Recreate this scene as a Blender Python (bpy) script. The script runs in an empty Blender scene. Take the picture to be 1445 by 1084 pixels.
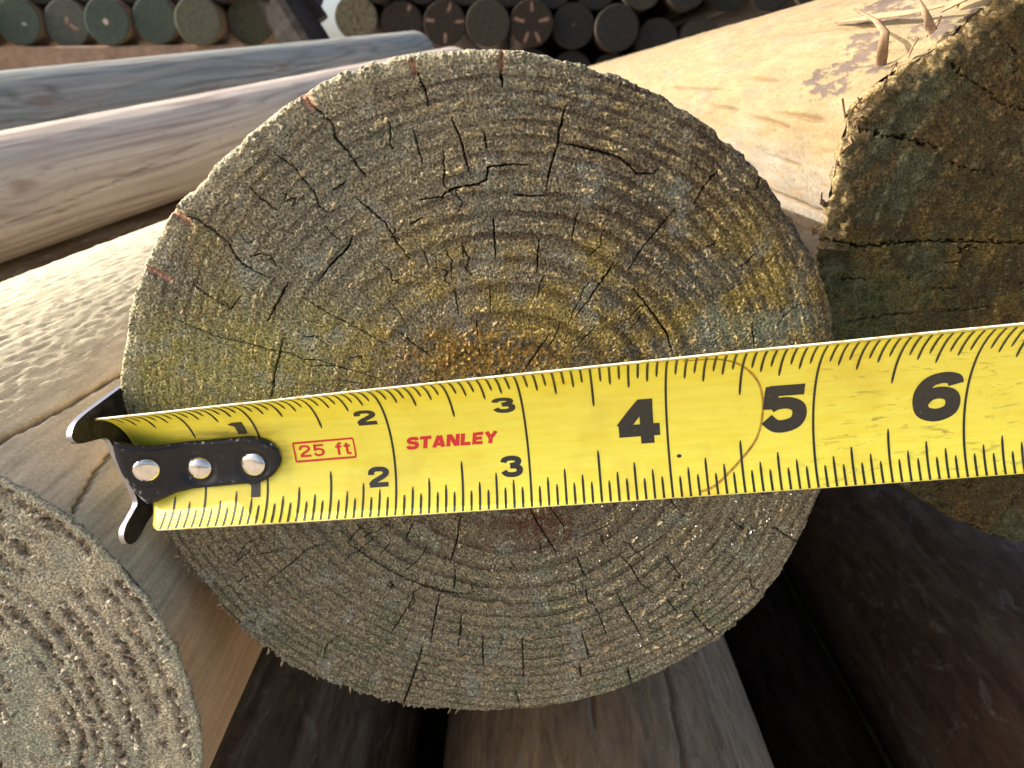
import bpy, math, random
import numpy as np
from mathutils import Matrix, Vector, Quaternion

# ------------------------------------------------------------------ camera, sky, sun, exposure
scene = bpy.context.scene
col = scene.collection
scene.render.resolution_x, scene.render.resolution_y = 1024, 768
scene.render.engine = 'CYCLES'

CAM = Vector((0.00596, -0.13660, 0.06378))
YAW, PITCH = -0.00213, -0.36769
cd = bpy.data.cameras.new('camera')
cam = bpy.data.objects.new('camera', cd); col.objects.link(cam)
fwd = Vector((math.sin(YAW)*math.cos(PITCH), math.cos(YAW)*math.cos(PITCH), math.sin(PITCH)))
cam.location = CAM
cam.rotation_euler = fwd.to_track_quat('-Z', 'Y').to_euler()
cd.sensor_fit = 'HORIZONTAL'; cd.sensor_width = 36.0; cd.lens = 36.0*1085.0/1445.0
cd.clip_start = 0.005; cd.clip_end = 200.0
cd.dof.use_dof = True; cd.dof.focus_distance = 0.140; cd.dof.aperture_fstop = 44.0
scene.camera = cam

SUN_DIR = Vector((-0.82, -0.018, 0.485)).normalized()      # towards the sun
elev = math.asin(SUN_DIR.z); azim = math.atan2(SUN_DIR.x, SUN_DIR.y)
world = bpy.data.worlds.new('World'); scene.world = world; world.use_nodes = True
wn = world.node_tree; wn.nodes.clear()
wo = wn.nodes.new('ShaderNodeOutputWorld'); wb = wn.nodes.new('ShaderNodeBackground')
sk = wn.nodes.new('ShaderNodeTexSky'); sk.sky_type = 'NISHITA'; sk.sun_disc = False
sk.sun_elevation = elev; sk.sun_rotation = azim
sk.air_density = 0.8; sk.dust_density = 5.5; sk.ozone_density = 0.4
wn.links.new(sk.outputs[0], wb.inputs[0]); wn.links.new(wb.outputs[0], wo.inputs[0])
wb.inputs[1].default_value = 0.118
sd = bpy.data.lights.new('sun', 'SUN'); sd.energy = 3.3; sd.angle = math.radians(0.53); sd.color = (1.0, 0.95, 0.88)
sun = bpy.data.objects.new('sun', sd); col.objects.link(sun)
sun.rotation_euler = SUN_DIR.to_track_quat('Z', 'Y').to_euler(); sun.location = (-3, -0.5, 2.5)
vs = scene.view_settings
vs.view_transform = 'Standard'; vs.look = 'None'; vs.gamma = 1.0; vs.use_curve_mapping = False
vs.exposure = 1.55
scene.cycles.max_bounces = 6; scene.cycles.diffuse_bounces = 3
scene.cycles.use_denoising = True

# ------------------------------------------------------------------ helpers
rng = np.random.default_rng(7)
random.seed(7)

def perlin(x, y, seed=0):
    r = np.random.default_rng(1000+seed)
    p = r.permutation(512).astype(np.int32); p = np.concatenate([p, p])
    a = r.random(512)*2*np.pi; gx, gy = np.cos(a).astype(np.float32), np.sin(a).astype(np.float32)
    xi = np.floor(x); yi = np.floor(y)
    fx = (x-xi).astype(np.float32); fy = (y-yi).astype(np.float32)
    xi = xi.astype(np.int32) & 511; yi = yi.astype(np.int32) & 511
    u = fx*fx*fx*(fx*(fx*6-15)+10); v = fy*fy*fy*(fy*(fy*6-15)+10)
    def g(ix, iy, dx, dy):
        h = p[p[ix & 511]+(iy & 511)]
        return gx[h]*dx+gy[h]*dy
    a0 = g(xi, yi, fx, fy); a1 = g(xi+1, yi, fx-1, fy)
    b0 = g(xi, yi+1, fx, fy-1); b1 = g(xi+1, yi+1, fx-1, fy-1)
    t = a0+u*(a1-a0)
    return 1.5*(t+v*((b0+u*(b1-b0))-t))

def fbm(x, y, seed=0, octv=3, gain=0.5):
    s = 0; a = 1.0; f = 1.0
    for k in range(octv):
        s = s+a*perlin(x*f+17.3*k, y*f+5.1*k, seed+k); a *= gain; f *= 2.03
    return s

def worley(x, y, seed=0):
    """distance to the nearest jittered cell point and that cell's random value"""
    r = np.random.default_rng(2000+seed)
    p = r.permutation(512).astype(np.int32); p = np.concatenate([p, p])
    rx, ry, rv = [r.random(512).astype(np.float32) for _ in range(3)]
    xi = np.floor(x).astype(np.int32); yi = np.floor(y).astype(np.int32)
    best = np.full(x.shape, 9.0, np.float32); val = np.zeros(x.shape, np.float32)
    for dx in (-1, 0, 1):
        for dy in (-1, 0, 1):
            h = p[p[(xi+dx) & 511]+((yi+dy) & 511)]
            d = (xi+dx+rx[h]-x)**2+(yi+dy+ry[h]-y)**2
            m = d < best
            best = np.where(m, d, best); val = np.where(m, rv[h], val)
    return np.sqrt(best), val

def sstep(a, b, x):
    t = np.clip((x-a)/(b-a), 0, 1); return t*t*(3-2*t)

def mixc(c, k, t):
    return c+(np.asarray(k, np.float32)-c)*np.clip(t, 0, 1)[..., None]

def np_mesh(name, V, Fq=None, Ft=None, smooth=True, attrs=None, colour=None):
    V = np.asarray(V, np.float32).reshape(-1, 3)
    me = bpy.data.meshes.new(name)
    loops = []; starts = []; totals = []; n = 0
    if Fq is not None and len(Fq):
        Fq = np.asarray(Fq, np.int32).reshape(-1, 4); loops.append(Fq.ravel())
        starts.append(np.arange(len(Fq), dtype=np.int32)*4); totals.append(np.full(len(Fq), 4, np.int32)); n = 4*len(Fq)
    if Ft is not None and len(Ft):
        Ft = np.asarray(Ft, np.int32).reshape(-1, 3); loops.append(Ft.ravel())
        starts.append(n+np.arange(len(Ft), dtype=np.int32)*3); totals.append(np.full(len(Ft), 3, np.int32))
    loops = np.concatenate(loops); starts = np.concatenate(starts); totals = np.concatenate(totals)
    me.vertices.add(len(V)); me.vertices.foreach_set('co', V.ravel())
    me.loops.add(len(loops)); me.loops.foreach_set('vertex_index', loops)
    me.polygons.add(len(starts)); me.polygons.foreach_set('loop_start', starts); me.polygons.foreach_set('loop_total', totals)
    me.polygons.foreach_set('use_smooth', np.full(len(starts), smooth))
    me.update(calc_edges=True)
    if colour is not None:
        c = np.ones((len(V), 4), np.float32); c[:, :3] = np.clip(np.asarray(colour).reshape(-1, 3), 0, 1)
        at = me.attributes.new('wood_colour', 'FLOAT_COLOR', 'POINT'); at.data.foreach_set('color', c.ravel())
    for k, a in (attrs or {}).items():
        at = me.attributes.new(k, 'FLOAT', 'POINT'); at.data.foreach_set('value', np.asarray(a, np.float32).ravel())
    return me

def grid_faces(n, m, wrap=False, flip=False):
    i = np.arange(n-1)[:, None]; mm = m if wrap else m-1
    j = np.arange(mm)[None, :]; j2 = (j+1) % m
    q = np.stack([i*m+j, i*m+j2, (i+1)*m+j2, (i+1)*m+j], -1).reshape(-1, 4)
    return q[:, ::-1] if flip else q

def link(name, me, mat, parent=None, loc=None):
    o = bpy.data.objects.new(name, me); col.objects.link(o)
    if mat is not None:
        for m_ in (mat if isinstance(mat, (list, tuple)) else [mat]): me.materials.append(m_)
    if parent is not None: o.parent = parent
    if loc is not None: o.location = loc
    return o

def empty(name, loc, label, cat, group=None, rot=None):
    o = bpy.data.objects.new(name, None); col.objects.link(o)
    o.empty_display_size = 0.02; o.location = loc
    if rot is not None: o.rotation_mode = 'QUATERNION'; o.rotation_quaternion = rot
    o['label'] = label; o['category'] = cat
    if group: o['group'] = group
    return o

# ------------------------------------------------------------------ materials
class Mat:
    def __init__(s, name):
        s.m = bpy.data.materials.new(name); s.m.use_nodes = True
        s.t = s.m.node_tree; s.b = s.t.nodes['Principled BSDF']
    def n(s, typ, props=None, **inp):
        nd = s.t.nodes.new(typ)
        for k, v in (props or {}).items(): setattr(nd, k, v)
        for k, v in inp.items():
            key = int(k[1:]) if k[0] == 'i' and k[1:].isdigit() else k.replace('_', ' ')
            s.set(nd.inputs[key], v)
        return nd
    def set(s, sock, v):
        if isinstance(v, bpy.types.NodeSocket): s.t.links.new(v, sock)
        elif isinstance(v, bpy.types.Node): s.t.links.new(v.outputs[0], sock)
        else:
            if isinstance(v, tuple) and len(v) == 3 and sock.type == 'RGBA': v = v+(1,)
            sock.default_value = v
    def coord(s, scale=(1, 1, 1), out='Object'):
        tc = s.n('ShaderNodeTexCoord')
        mp = s.n('ShaderNodeMapping'); s.t.links.new(tc.outputs[out], mp.inputs[0]); mp.inputs['Scale'].default_value = scale
        return mp.outputs[0]
    def noise(s, vec, scale, detail=4, rough=0.55, dist=0.0):
        return s.n('ShaderNodeTexNoise', Vector=vec, Scale=scale, Detail=detail, Roughness=rough, Distortion=dist).outputs[0]
    def ramp(s, fac, stops):
        r = s.n('ShaderNodeValToRGB', Fac=fac); e = r.color_ramp.elements
        while len(e) < len(stops): e.new(0.5)
        for k, (p, c) in enumerate(stops):
            e[k].position = p; e[k].color = c+(1,) if isinstance(c, tuple) else (c, c, c, 1)
        return r.outputs[0]
    def mix(s, a, b, f, mode='MIX'):
        nd = s.n('ShaderNodeMix', {'data_type': 'RGBA', 'blend_type': mode})
        s.set(nd.inputs[0], f); s.set(nd.inputs[6], a); s.set(nd.inputs[7], b)
        return nd.outputs[2]
    def math(s, op, a, b=0.0):
        nd = s.n('ShaderNodeMath', {'operation': op}); s.set(nd.inputs[0], a); s.set(nd.inputs[1], b); return nd.outputs[0]
    def bump(s, h, strength, dist):
        b = s.n('ShaderNodeBump', Height=h, Strength=strength, Distance=dist)
        s.t.links.new(b.outputs[0], s.b.inputs['Normal']); return b
    def out(s, **k):
        for a, v in k.items(): s.set(s.b.inputs[a.replace('_', ' ')], v)
        return s.m

def end_grain_mat(name, bump=0.5, rough=0.85, speck=0.85):
    M = Mat(name)
    at = M.n('ShaderNodeAttribute', {'attribute_name': 'wood_colour'})
    v = M.coord()
    fine = M.noise(v, 2100, 3, 0.65); mid = M.noise(v, 700, 4, 0.6)
    k = M.ramp(fine, [(0.36, 0.36), (0.5, 0.95), (0.64, 1.62)])
    c = M.mix(at.outputs['Color'], k, speck, 'MULTIPLY')
    k2 = M.ramp(mid, [(0.32, (0.68, 0.68, 0.70)), (0.68, (1.28, 1.25, 1.16))])
    c = M.mix(c, k2, 0.8, 'MULTIPLY')
    M.bump(M.math('ADD', fine, M.math('MULTIPLY', mid, 1.2)), bump, 0.0005)
    return M.out(Base_Color=c, Roughness=rough, Specular_IOR_Level=0.08)

def side_mat(name, stops, fibre=0.5, cells=1.0, along=14.0, across=330.0, bumpd=0.0004, rough=0.75, knot=None, wavy=0.0, attr=False, flat=0.5, big=(60, 7, 60), dirt=0.0):
    """long-grain wood: fibres stretched along local Y"""
    M = Mat(name)
    v = M.coord((across, along, across))
    f1 = M.noise(v, 1.0, 5, 0.6, wavy)
    v2 = M.coord(big); f2 = M.noise(v2, 1.0, 4, 0.55, 0.6+wavy)
    v3 = M.coord(); sp = M.noise(v3, 1500, 3, 0.6)
    base = M.ramp(f2, stops)
    if attr:
        at = M.n('ShaderNodeAttribute', {'attribute_name': 'wood_colour'})
        base = M.mix(at.outputs['Color'], base, 0.25)
    c = M.mix(base, M.ramp(f1, [(0.3, 1-fibre*0.6), (0.7, 1+fibre*0.35)]), 0.9, 'MULTIPLY')
    c = M.mix(c, M.ramp(sp, [(0.35, 0.8), (0.65, 1.15)]), 0.7, 'MULTIPLY')
    if dirt:
        d1 = M.noise(M.coord((1, 0.5, 1)), 130, 5, 0.7, 0.6); d2 = M.noise(v3, 620, 4, 0.7)
        c = M.mix(c, (0.30, 0.27, 0.22), M.math('MULTIPLY', M.ramp(d1, [(0.56, 0.0), (0.70, 1.0)]), dirt))
        c = M.mix(c, (0.40, 0.38, 0.34), M.math('MULTIPLY', M.ramp(d2, [(0.68, 0.0), (0.74, 1.0)]), dirt))
        c = M.mix(c, (0.02, 0.015, 0.012), M.math('MULTIPLY', M.ramp(d1, [(0.30, 1.0), (0.42, 0.0)]), dirt))
    M.bump(M.math('ADD', f1, M.math('MULTIPLY', sp, 0.4)), flat, bumpd)
    return M.out(Base_Color=c, Roughness=rough, Specular_IOR_Level=0.25)

# ---- traced shapes, millimetres in the plane of each post end (x right, z up)
CRACKS=[(3.5,[(-26.1,59.7),(-24.6,58.1),(-24.2,55.6),(-22.3,53.7),(-20.8,51.2),(-19.5,49.5)]),(4.0,[(-29.0,63.1),(-28.1,61.1),(-26.1,59.7)]),(2.5,[(-34.8,53.4),(-33.5,52.3),(-31.9,51.2),(-30.3,48.9),(-28.7,46.9),(-28.1,44.6),(-26.7,43.4)]),(2.0,[(-40.2,48.1),(-38.3,46.0),(-35.6,43.7)]),(4.5,[(-52.5,43.1),(-49.9,42.3),(-47.4,40.4),(-44.7,38.0),(-44.1,36.2),(-42.8,34.3),(-40.5,32.8),(-38.1,31.6)]),(2.2,[(-58.3,24.8),(-54.3,22.9),(-49.5,20.6),(-44.6,19.6),(-40.3,18.2),(-36.0,17.3),(-33.5,16.0),(-30.9,16.0),(-26.0,14.3),(-22.2,13.2),(-18.4,11.6)]),(5.0,[(-39.4,23.6),(-37.5,26.8),(-34.9,30.9)]),(5.0,[(-40.4,8.6),(-39.0,14.3),(-36.9,20.3)]),(4.0,[(-29.3,31.2),(-26.9,34.1),(-23.6,37.1),(-22.5,39.3)]),(2.0,[(-52.5,30.9),(-49.7,28.4),(-46.3,26.2)]),(3.0,[(-55.2,30.9),(-60.0,33.7)]),(2.0,[(-25.8,46.9),(-22.7,48.9)]),(2.0,[(-27.5,41.0),(-25.2,38.7)]),(1.6,[(-32.3,28.0),(-27.7,24.8),(-24.0,22.9),(-18.6,19.6)]),(4.5,[(4.0,70.0),(3.8,68.0),(3.9,65.6),(4.1,63.8)]),(2.5,[(-9.9,66.1),(-8.8,63.7),(-8.4,61.1)]),(3.0,[(-4.5,59.1),(-3.0,55.7),(-2.6,53.6),(-1.6,49.8)]),(2.5,[(0.9,57.0),(1.4,53.9)]),(2.5,[(-10.9,57.0),(-10.4,54.4),(-9.6,51.7)]),(3.0,[(14.6,61.0),(13.6,56.6),(13.4,54.4),(12.4,51.5),(11.5,47.1)]),(2.7,[(13.7,55.1),(16.1,54.7),(20.6,53.6),(23.8,52.8),(26.0,51.1),(27.1,50.0),(30.0,50.0),(30.8,50.8)]),(4.0,[(-10.3,45.6),(-8.5,45.9),(-6.5,45.9),(-6.0,46.7),(-4.1,47.6),(-0.0,48.2),(1.3,49.1),(1.5,51.1),(4.5,51.4),(8.5,51.5)]),(3.0,[(5.9,46.4),(8.6,46.2),(11.3,46.2)]),(3.0,[(2.4,42.6),(2.6,37.5),(2.7,35.5)]),(2.6,[(10.5,38.9),(10.2,35.2),(10.2,32.8)]),(2.2,[(-3.2,37.5),(-3.0,35.5)]),(3.0,[(-10.0,36.4),(-9.2,33.6)]),(3.0,[(-21.4,45.9),(-18.9,43.5),(-16.7,41.6),(-15.0,38.5),(-12.8,35.2)]),(3.0,[(-12.4,41.3),(-10.0,42.5)]),(2.5,[(34.2,44.0),(32.1,41.3),(29.5,38.0),(26.5,33.1)]),(2.0,[(22.0,31.0),(23.7,33.8)]),(5.0,[(7.7,13.5),(10.0,17.0),(12.8,21.3)]),(3.6,[(17.5,24.6),(19.8,27.9),(21.9,31.2),(23.9,34.5)]),(3.0,[(-15.7,21.8),(-13.2,19.6),(-10.0,16.9)]),(2.0,[(10.3,27.9),(10.9,30.8),(11.6,32.3)]),(2.0,[(1.7,30.4),(1.7,25.7)]),(3.0,[(-0.9,23.8),(-0.7,20.8)]),(2.0,[(-4.8,29.8),(-4.1,24.6)]),(3.6,[(27.6,29.9),(29.7,27.4),(32.5,23.8),(34.4,21.2),(35.8,17.3)]),(2.5,[(41.5,51.2),(39.3,48.5),(37.3,44.7)]),(2.0,[(50.0,23.3),(51.0,18.4)]),(2.6,[(-24.3,-19.2),(-26.8,-21.9),(-28.3,-24.1),(-25.1,-27.0),(-22.1,-29.2),(-18.6,-31.7),(-14.9,-33.8),(-11.2,-35.1),(-8.1,-36.3),(-3.9,-36.7),(0.9,-37.0)]),(4.0,[(-4.8,-17.6),(-5.7,-23.7),(-7.3,-28.9)]),(3.0,[(-6.2,-30.4),(-6.6,-35.4)]),(2.5,[(-14.6,-19.5),(-16.2,-23.0)]),(3.2,[(-9.5,-36.1),(-11.1,-43.3),(-12.1,-49.5)]),(4.6,[(-14.0,-50.6),(-15.5,-56.1),(-17.3,-61.7),(-18.6,-65.7),(-19.0,-67.1)]),(2.5,[(-15.1,-37.4),(-18.1,-42.6),(-20.8,-47.2)]),(2.0,[(-32.2,-23.7),(-37.0,-25.8),(-40.2,-28.9),(-45.8,-33.5)]),(2.0,[(-49.8,-32.1),(-53.2,-34.2)]),(1.8,[(-48.5,-25.8),(-52.6,-29.3)]),(3.0,[(-0.7,-47.2),(-0.7,-56.1)]),(2.4,[(-5.3,-43.8),(-6.1,-50.6)]),(2.0,[(-19.6,-24.2),(-22.0,-27.3)]),(5.0,[(9.2,-15.8),(11.3,-20.1),(13.1,-23.3),(15.0,-26.6)]),(4.0,[(19.2,-27.4),(20.6,-31.1),(21.6,-32.7)]),(3.0,[(21.4,-35.7),(21.9,-38.4),(23.5,-39.7),(25.0,-43.8),(26.3,-47.3)]),(3.0,[(27.9,-26.7),(30.5,-29.7),(32.7,-33.7),(34.1,-35.0),(36.0,-36.6)]),(2.5,[(29.8,-27.8),(33.1,-25.5),(37.1,-22.1)]),(3.0,[(27.9,-36.3),(30.1,-40.8),(32.4,-44.9),(34.2,-48.8)]),(3.0,[(38.5,-37.7),(41.1,-41.2)]),(5.0,[(44.2,-40.8),(47.3,-44.9),(50.2,-48.1)]),(3.6,[(20.8,-46.6),(22.8,-53.9)]),(5.0,[(31.4,-56.4),(32.6,-61.6)]),(2.4,[(50.1,-18.2),(52.7,-20.4),(55.5,-21.4)]),(4.0,[(58.9,-20.1),(62.2,-22.2),(65.4,-24.3)]),(3.0,[(7.9,-48.1),(8.3,-59.0)]),(2.5,[(20.5,-55.2),(21.2,-59.0)]),(2.0,[(46.2,-26.4),(48.4,-23.3)]),(1.6,[(18.8,-23.3),(25.6,-19.6)]),(2.2,[(37.5,-27.1),(41.3,-32.3),(41.8,-35.0)]),(3.0,[(6.5,-62.6),(7.4,-67.3)])]
RCRACKS=[(5.0,[(66.1,35.1),(70.6,33.8),(75.4,33.2),(78.8,32.4),(82.7,32.6),(88.5,33.3),(95.2,33.6),(101.8,33.5),(107.1,33.3),(113.8,33.2),(125.3,32.1)]),(4.0,[(90.2,69.4),(93.6,66.4),(97.8,64.0),(102.0,61.4),(107.6,59.4),(116.1,56.4)]),(4.0,[(74.2,56.4),(77.6,55.5),(81.5,54.6),(84.6,54.6),(88.0,53.5),(92.6,52.5)]),(2.0,[(94.5,49.5),(100.0,48.0),(104.7,47.3)]),(2.0,[(95.8,23.4),(102.0,23.4)]),(1.8,[(98.1,18.1),(110.2,19.4)]),(1.8,[(76.1,25.4),(82.3,25.1)]),(1.8,[(78.4,15.7),(85.9,17.0),(95.0,18.1)]),(2.0,[(99.9,-16.2),(108.4,-25.6)]),(2.5,[(127.0,-25.6),(125.0,-31.4),(121.6,-39.4)])]
OUT=[(-66.0,21.3),(-68.4,14.3),(-69.6,10.7),(-69.2,4.0),(-68.4,-5.2),(-67.5,-14.8),(-65.1,-23.9),(-62.8,-30.0),(-58.1,-37.1),(-54.6,-44.5),(-48.4,-51.1),(-43.5,-55.9),(-34.4,-60.9),(-25.2,-64.9),(-17.3,-67.5),(-6.0,-68.6),(8.5,-68.3),(21.3,-65.8),(29.2,-62.8),(36.9,-58.7),(44.4,-53.8),(51.6,-48.1),(57.1,-41.5),(62.0,-32.5),(65.2,-22.9),(67.1,-15.4),(68.6,-6.6),(68.9,2.7),(68.1,11.5),(66.3,20.0),(65.1,24.1),(61.6,32.0),(56.8,39.7),(52.2,45.8),(46.6,51.8),(40.1,57.0),(33.8,60.9),(26.5,64.2),(20.5,66.4),(13.5,68.3),(5.4,69.6),(1.9,69.6),(-3.9,69.6),(-8.5,69.2),(-15.5,68.0),(-22.6,66.1),(-28.8,63.1),(-35.1,59.2),(-41.7,54.1),(-47.9,49.4),(-54.3,43.4),(-56.8,39.6),(-60.2,34.6),(-63.0,29.4),(-65.0,25.4)]
LOUT=[(-90.0,-4.3),(-83.1,-8.8),(-75.4,-17.4),(-68.9,-27.1),(-64.1,-40.9),(-61.9,-55.6),(-61.4,-67.2)]
ROUT=[(71.6,35.1),(71.9,48.1),(72.9,60.4),(79.5,66.9),(89.0,71.3),(99.1,-25.6),(111.7,-33.4),(131.7,-41.4),(71.5,41.0),(72.3,55.0),(85.3,68.8)]
FLAKES=[(-9.6,-55.3),(-5.7,-52.9),(-4.8,-48.2),(5.3,-47.8),(9.1,-47.6),(6.4,-52.5),(4.6,-56.8),(0.6,-55.9),(27.0,-49.0),(25.9,-50.4),(18.6,-55.8),(17.0,-55.2),(10.3,-56.4),(2.1,-57.4),(-7.1,-47.2),(2.3,-38.5),(1.2,-38.8),(13.0,-44.4),(-13.5,-53.0),(-19.5,-49.1),(22.5,-54.8),(11.7,-64.8),(16.5,-65.8),(-5.1,-64.9),(24.2,-38.8),(33.4,-40.6),(35.7,-18.8),(53.2,-20.4),(63.2,-18.7),(41.1,-32.5),(-10.7,-62.8)]

# ------------------------------------------------------------------ posts: end grain and long grain
def outline_fn(pts, centre, R, smooth=1.2):
    """radius as a function of angle from points (mm) round a post's end"""
    p = np.asarray(pts, float)-np.asarray(centre)
    a = np.degrees(np.arctan2(p[:, 1], p[:, 0])); r = np.hypot(p[:, 0], p[:, 1])
    o = np.argsort(a); a, r = a[o], r[o]
    grid = np.arange(-180, 180, 1.0)
    aa = np.concatenate([a-360, a, a+360]); rr = np.concatenate([r, r, r])
    g = np.interp(grid, aa, rr)
    gap = np.min(np.abs((grid[:, None]-a[None, :]+180) % 360-180), axis=1)
    g = g+(R-g)*sstep(12, 30, gap)
    k = np.exp(-0.5*(np.arange(-8, 9)/smooth)**2); k /= k.sum()
    g = np.convolve(np.concatenate([g[-8:], g, g[:8]]), k, 'valid')
    gg = np.concatenate([g, g[:1]]); ga = np.arange(-180, 181, 1.0)
    return lambda th: np.interp((np.degrees(th)+180) % 360-180, ga, gg)

def crack_depth(X, Z, cracks, px=0.13, deep=3.0, wob=0.12, seed=40, soft=0.07):
    """depth (mm) of traced checks at the points X, Z (mm)"""
    Xw = X+wob*fbm(X*0.9, Z*0.9, seed, 3); Zw = Z+wob*fbm(X*0.9+40, Z*0.9, seed+5, 3)
    D = np.zeros(X.shape, np.float32)
    for w, pts in cracks:
        pts = np.asarray(pts, float); hw = max(w*px*0.18, 0.045)
        lo = pts.min(0)-1.5; hi = pts.max(0)+1.5
        m = (Xw > lo[0]) & (Xw < hi[0]) & (Zw > lo[1]) & (Zw < hi[1])
        if not m.any(): continue
        x = Xw[m]; z = Zw[m]
        L = np.concatenate([[0], np.cumsum(np.hypot(*np.diff(pts, axis=0).T))]); tot = L[-1]
        best = np.full(x.shape, 9.0); at = np.zeros(x.shape)
        for k in range(len(pts)-1):
            a, b = pts[k], pts[k+1]; d = b-a; l2 = d@d+1e-9
            t = np.clip(((x-a[0])*d[0]+(z-a[1])*d[1])/l2, 0, 1)
            dist = np.hypot(x-a[0]-t*d[0], z-a[1]-t*d[1])
            c = dist < best; best = np.where(c, dist, best); at = np.where(c, L[k]+t*np.sqrt(l2), at)
        e = np.clip(np.minimum(at, tot-at)/max(0.22*tot, 0.8), 0, 1)
        hh = hw*(0.35+0.65*e)*(0.75+0.5*(0.5+perlin(at*0.9+w*7, at*0+w*3, seed+9)))
        dd = deep*min(1.3, 0.45+w*0.17)*(1-sstep(hh*0.55, hh+soft, best))*(0.4+0.6*e)
        D[m] = np.maximum(D[m], dd)
    return D

def random_checks(n, pith, r0, r1, a0, a1, seed, wmin=1.2, wmax=2.2, lmin=1.5, lmax=6):
    r = np.random.default_rng(seed); out = []
    for _ in range(n):
        a = r.uniform(a0, a1); q0 = r.uniform(r0, r1); l = r.uniform(lmin, lmax)
        pts = []
        for t in np.linspace(0, 1, 5):
            aa = a+r.normal(0, 0.012); q = q0+l*t
            pts.append((pith[0]+q*math.cos(aa), pith[1]+q*math.sin(aa)))
        out.append((r.uniform(wmin, wmax), pts))
    return out

def end_face(name, th, nr, rfun, hfun, cfun, mat, parent, loc, bevel=1.2, skirt=6.0, rim_noise=0.0, seed=0, s0=0.0):
    """th: angles; units of mm inside, metres out. face looks along -Y."""
    nt = len(th)
    s = np.concatenate([np.linspace(0, 0.14, 12, endpoint=False), np.linspace(0.14, 1, nr-12)])
    R = rfun(th)
    R = R+rim_noise*(fbm(np.cos(th)*26+3, np.sin(th)*26, seed+70, 4, 0.7))*(0.5+1.1*sstep(-0.4, 0.5, perlin(np.cos(th)*5, np.sin(th)*5, seed+72)))-rim_noise*2.2*sstep(0.28, 0.6, perlin(np.cos(th)*12, np.sin(th)*12+9, seed+73))
    S, T = np.meshgrid(s, th, indexing='ij')
    RR = np.broadcast_to(R, S.shape)
    X = S*RR*np.cos(T); Z = S*RR*np.sin(T)
    edge = (1-S)*RR
    H = hfun(X, Z, edge, T); Cc = cfun(X, Z, edge, T, H)
    t = np.clip(1-edge/bevel, 0, 1)
    drop = bevel*(1-np.sqrt(np.clip(1-t*t, 0, 1)))
    Y = -H+drop
    # skirt: the face's torn rim turns the corner and runs a little way down the side
    ks = np.linspace(0.12, 1, 7)
    Rn = 0.35*fbm(np.cos(T[:1])*60, np.sin(T[:1])*60, seed+75, 3)
    sx = [X]; sy = [Y]; sz = [Z]; sc = [Cc]
    for k in ks:
        rr = R*(1-0.004*k)+0.25*rim_noise*perlin(th*90, np.full(nt, k*3), seed+77)*(1-k)
        sx.append((rr*np.cos(th))[None]); sz.append((rr*np.sin(th))[None])
        sy.append((Y[-1:]*(1-k)+(bevel+skirt*k)*k*1.0)); sc.append(Cc[-1:])
    X = np.concatenate(sx); Y = np.concatenate(sy); Z = np.concatenate(sz); Cc = np.concatenate(sc)
    V = np.stack([X, Y, Z], -1)*0.001
    me = np_mesh(name, V, grid_faces(X.shape[0], nt, wrap=True), colour=Cc)
    return link(name, me, mat, parent, loc)

def shaft(name, R, length, mat, parent, loc, rfun=None, y0=3.0, nth=220, ny=160, dfun=None, cfun=None, th=None, taper=0.0, pw=1.6, cap=True):
    """R mm, length mm; along +Y.  dfun(theta, y) -> radial displacement mm"""
    if th is None: th = np.linspace(-np.pi, np.pi, nth, endpoint=False)
    t = np.linspace(0, 1, ny)**pw; y = y0+t*(length-y0)
    Yg, T = np.meshgrid(y, th, indexing='ij')
    base = R*(1-taper*Yg/length)
    if rfun is not None:
        k = np.exp(-(Yg-y0)/35.0)
        base = base*(1-k)+k*(rfun(T)-0.05)
    D = dfun(T, Yg) if dfun is not None else 0
    rr = base+D
    V = np.stack([rr*np.cos(T), Yg, rr*np.sin(T)], -1).reshape(-1, 3)*0.001
    F = grid_faces(ny, len(th), wrap=True, flip=True)
    colr = cfun(T, Yg).reshape(-1, 3) if cfun is not None else None
    Ft = None
    if cap:
        V = np.concatenate([V, [[0, length*0.001, 0]]]); n = (ny-1)*len(th); j = np.arange(len(th))
        Ft = np.stack([n+(j+1) % len(th), n+j, np.full(len(th), len(V)-1)], -1)[:, ::-1]
        if colr is not None: colr = np.concatenate([colr, colr[-1:]])
    me = np_mesh(name, V, F, Ft, colour=colr)
    return link(name, me, mat, parent, loc)

def dense_angles(a0, a1, n_in, n_out):
    """angles (degrees in) dense between a0 and a1"""
    a = np.linspace(a0, a1, n_in, endpoint=False); b = np.linspace(a1, a0+360, n_out, endpoint=False)
    return np.radians(np.concatenate([a, b]))

# ------------------------------------------------------------------ the measured post
E_MAIN = end_grain_mat('weathered_end_grain', 0.85)
S_MAIN = side_mat('main_post_side', [(0.3, (0.30, 0.24, 0.15)), (0.7, (0.42, 0.34, 0.22))])
PITH = (4.6, 2.5)
ring_r = np.concatenate([[0, 3.5], 3.5+np.cumsum([7.6, 6.4, 5.8, 5.4, 4.9, 4.4, 3.9, 3.5, 3.1, 2.8, 2.6, 2.5, 2.4, 2.3, 2.3, 2.2, 2.2, 2.2, 2.2, 2.2, 2.2, 2.2, 2.2])])
def ring_coord(X, Z, seed, amp=0.8):
    dx, dz = X-PITH[0], Z-PITH[1]
    r = np.hypot(dx, dz*1.0)
    a = np.arctan2(dz, dx)
    r = r+amp*fbm(X*0.035, Z*0.035, seed, 2)+0.12*perlin(X*0.3, Z*0.3, seed+4)
    ph = np.interp(r, ring_r, np.arange(len(ring_r)))
    return r, a, ph
main_store = {}
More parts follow.
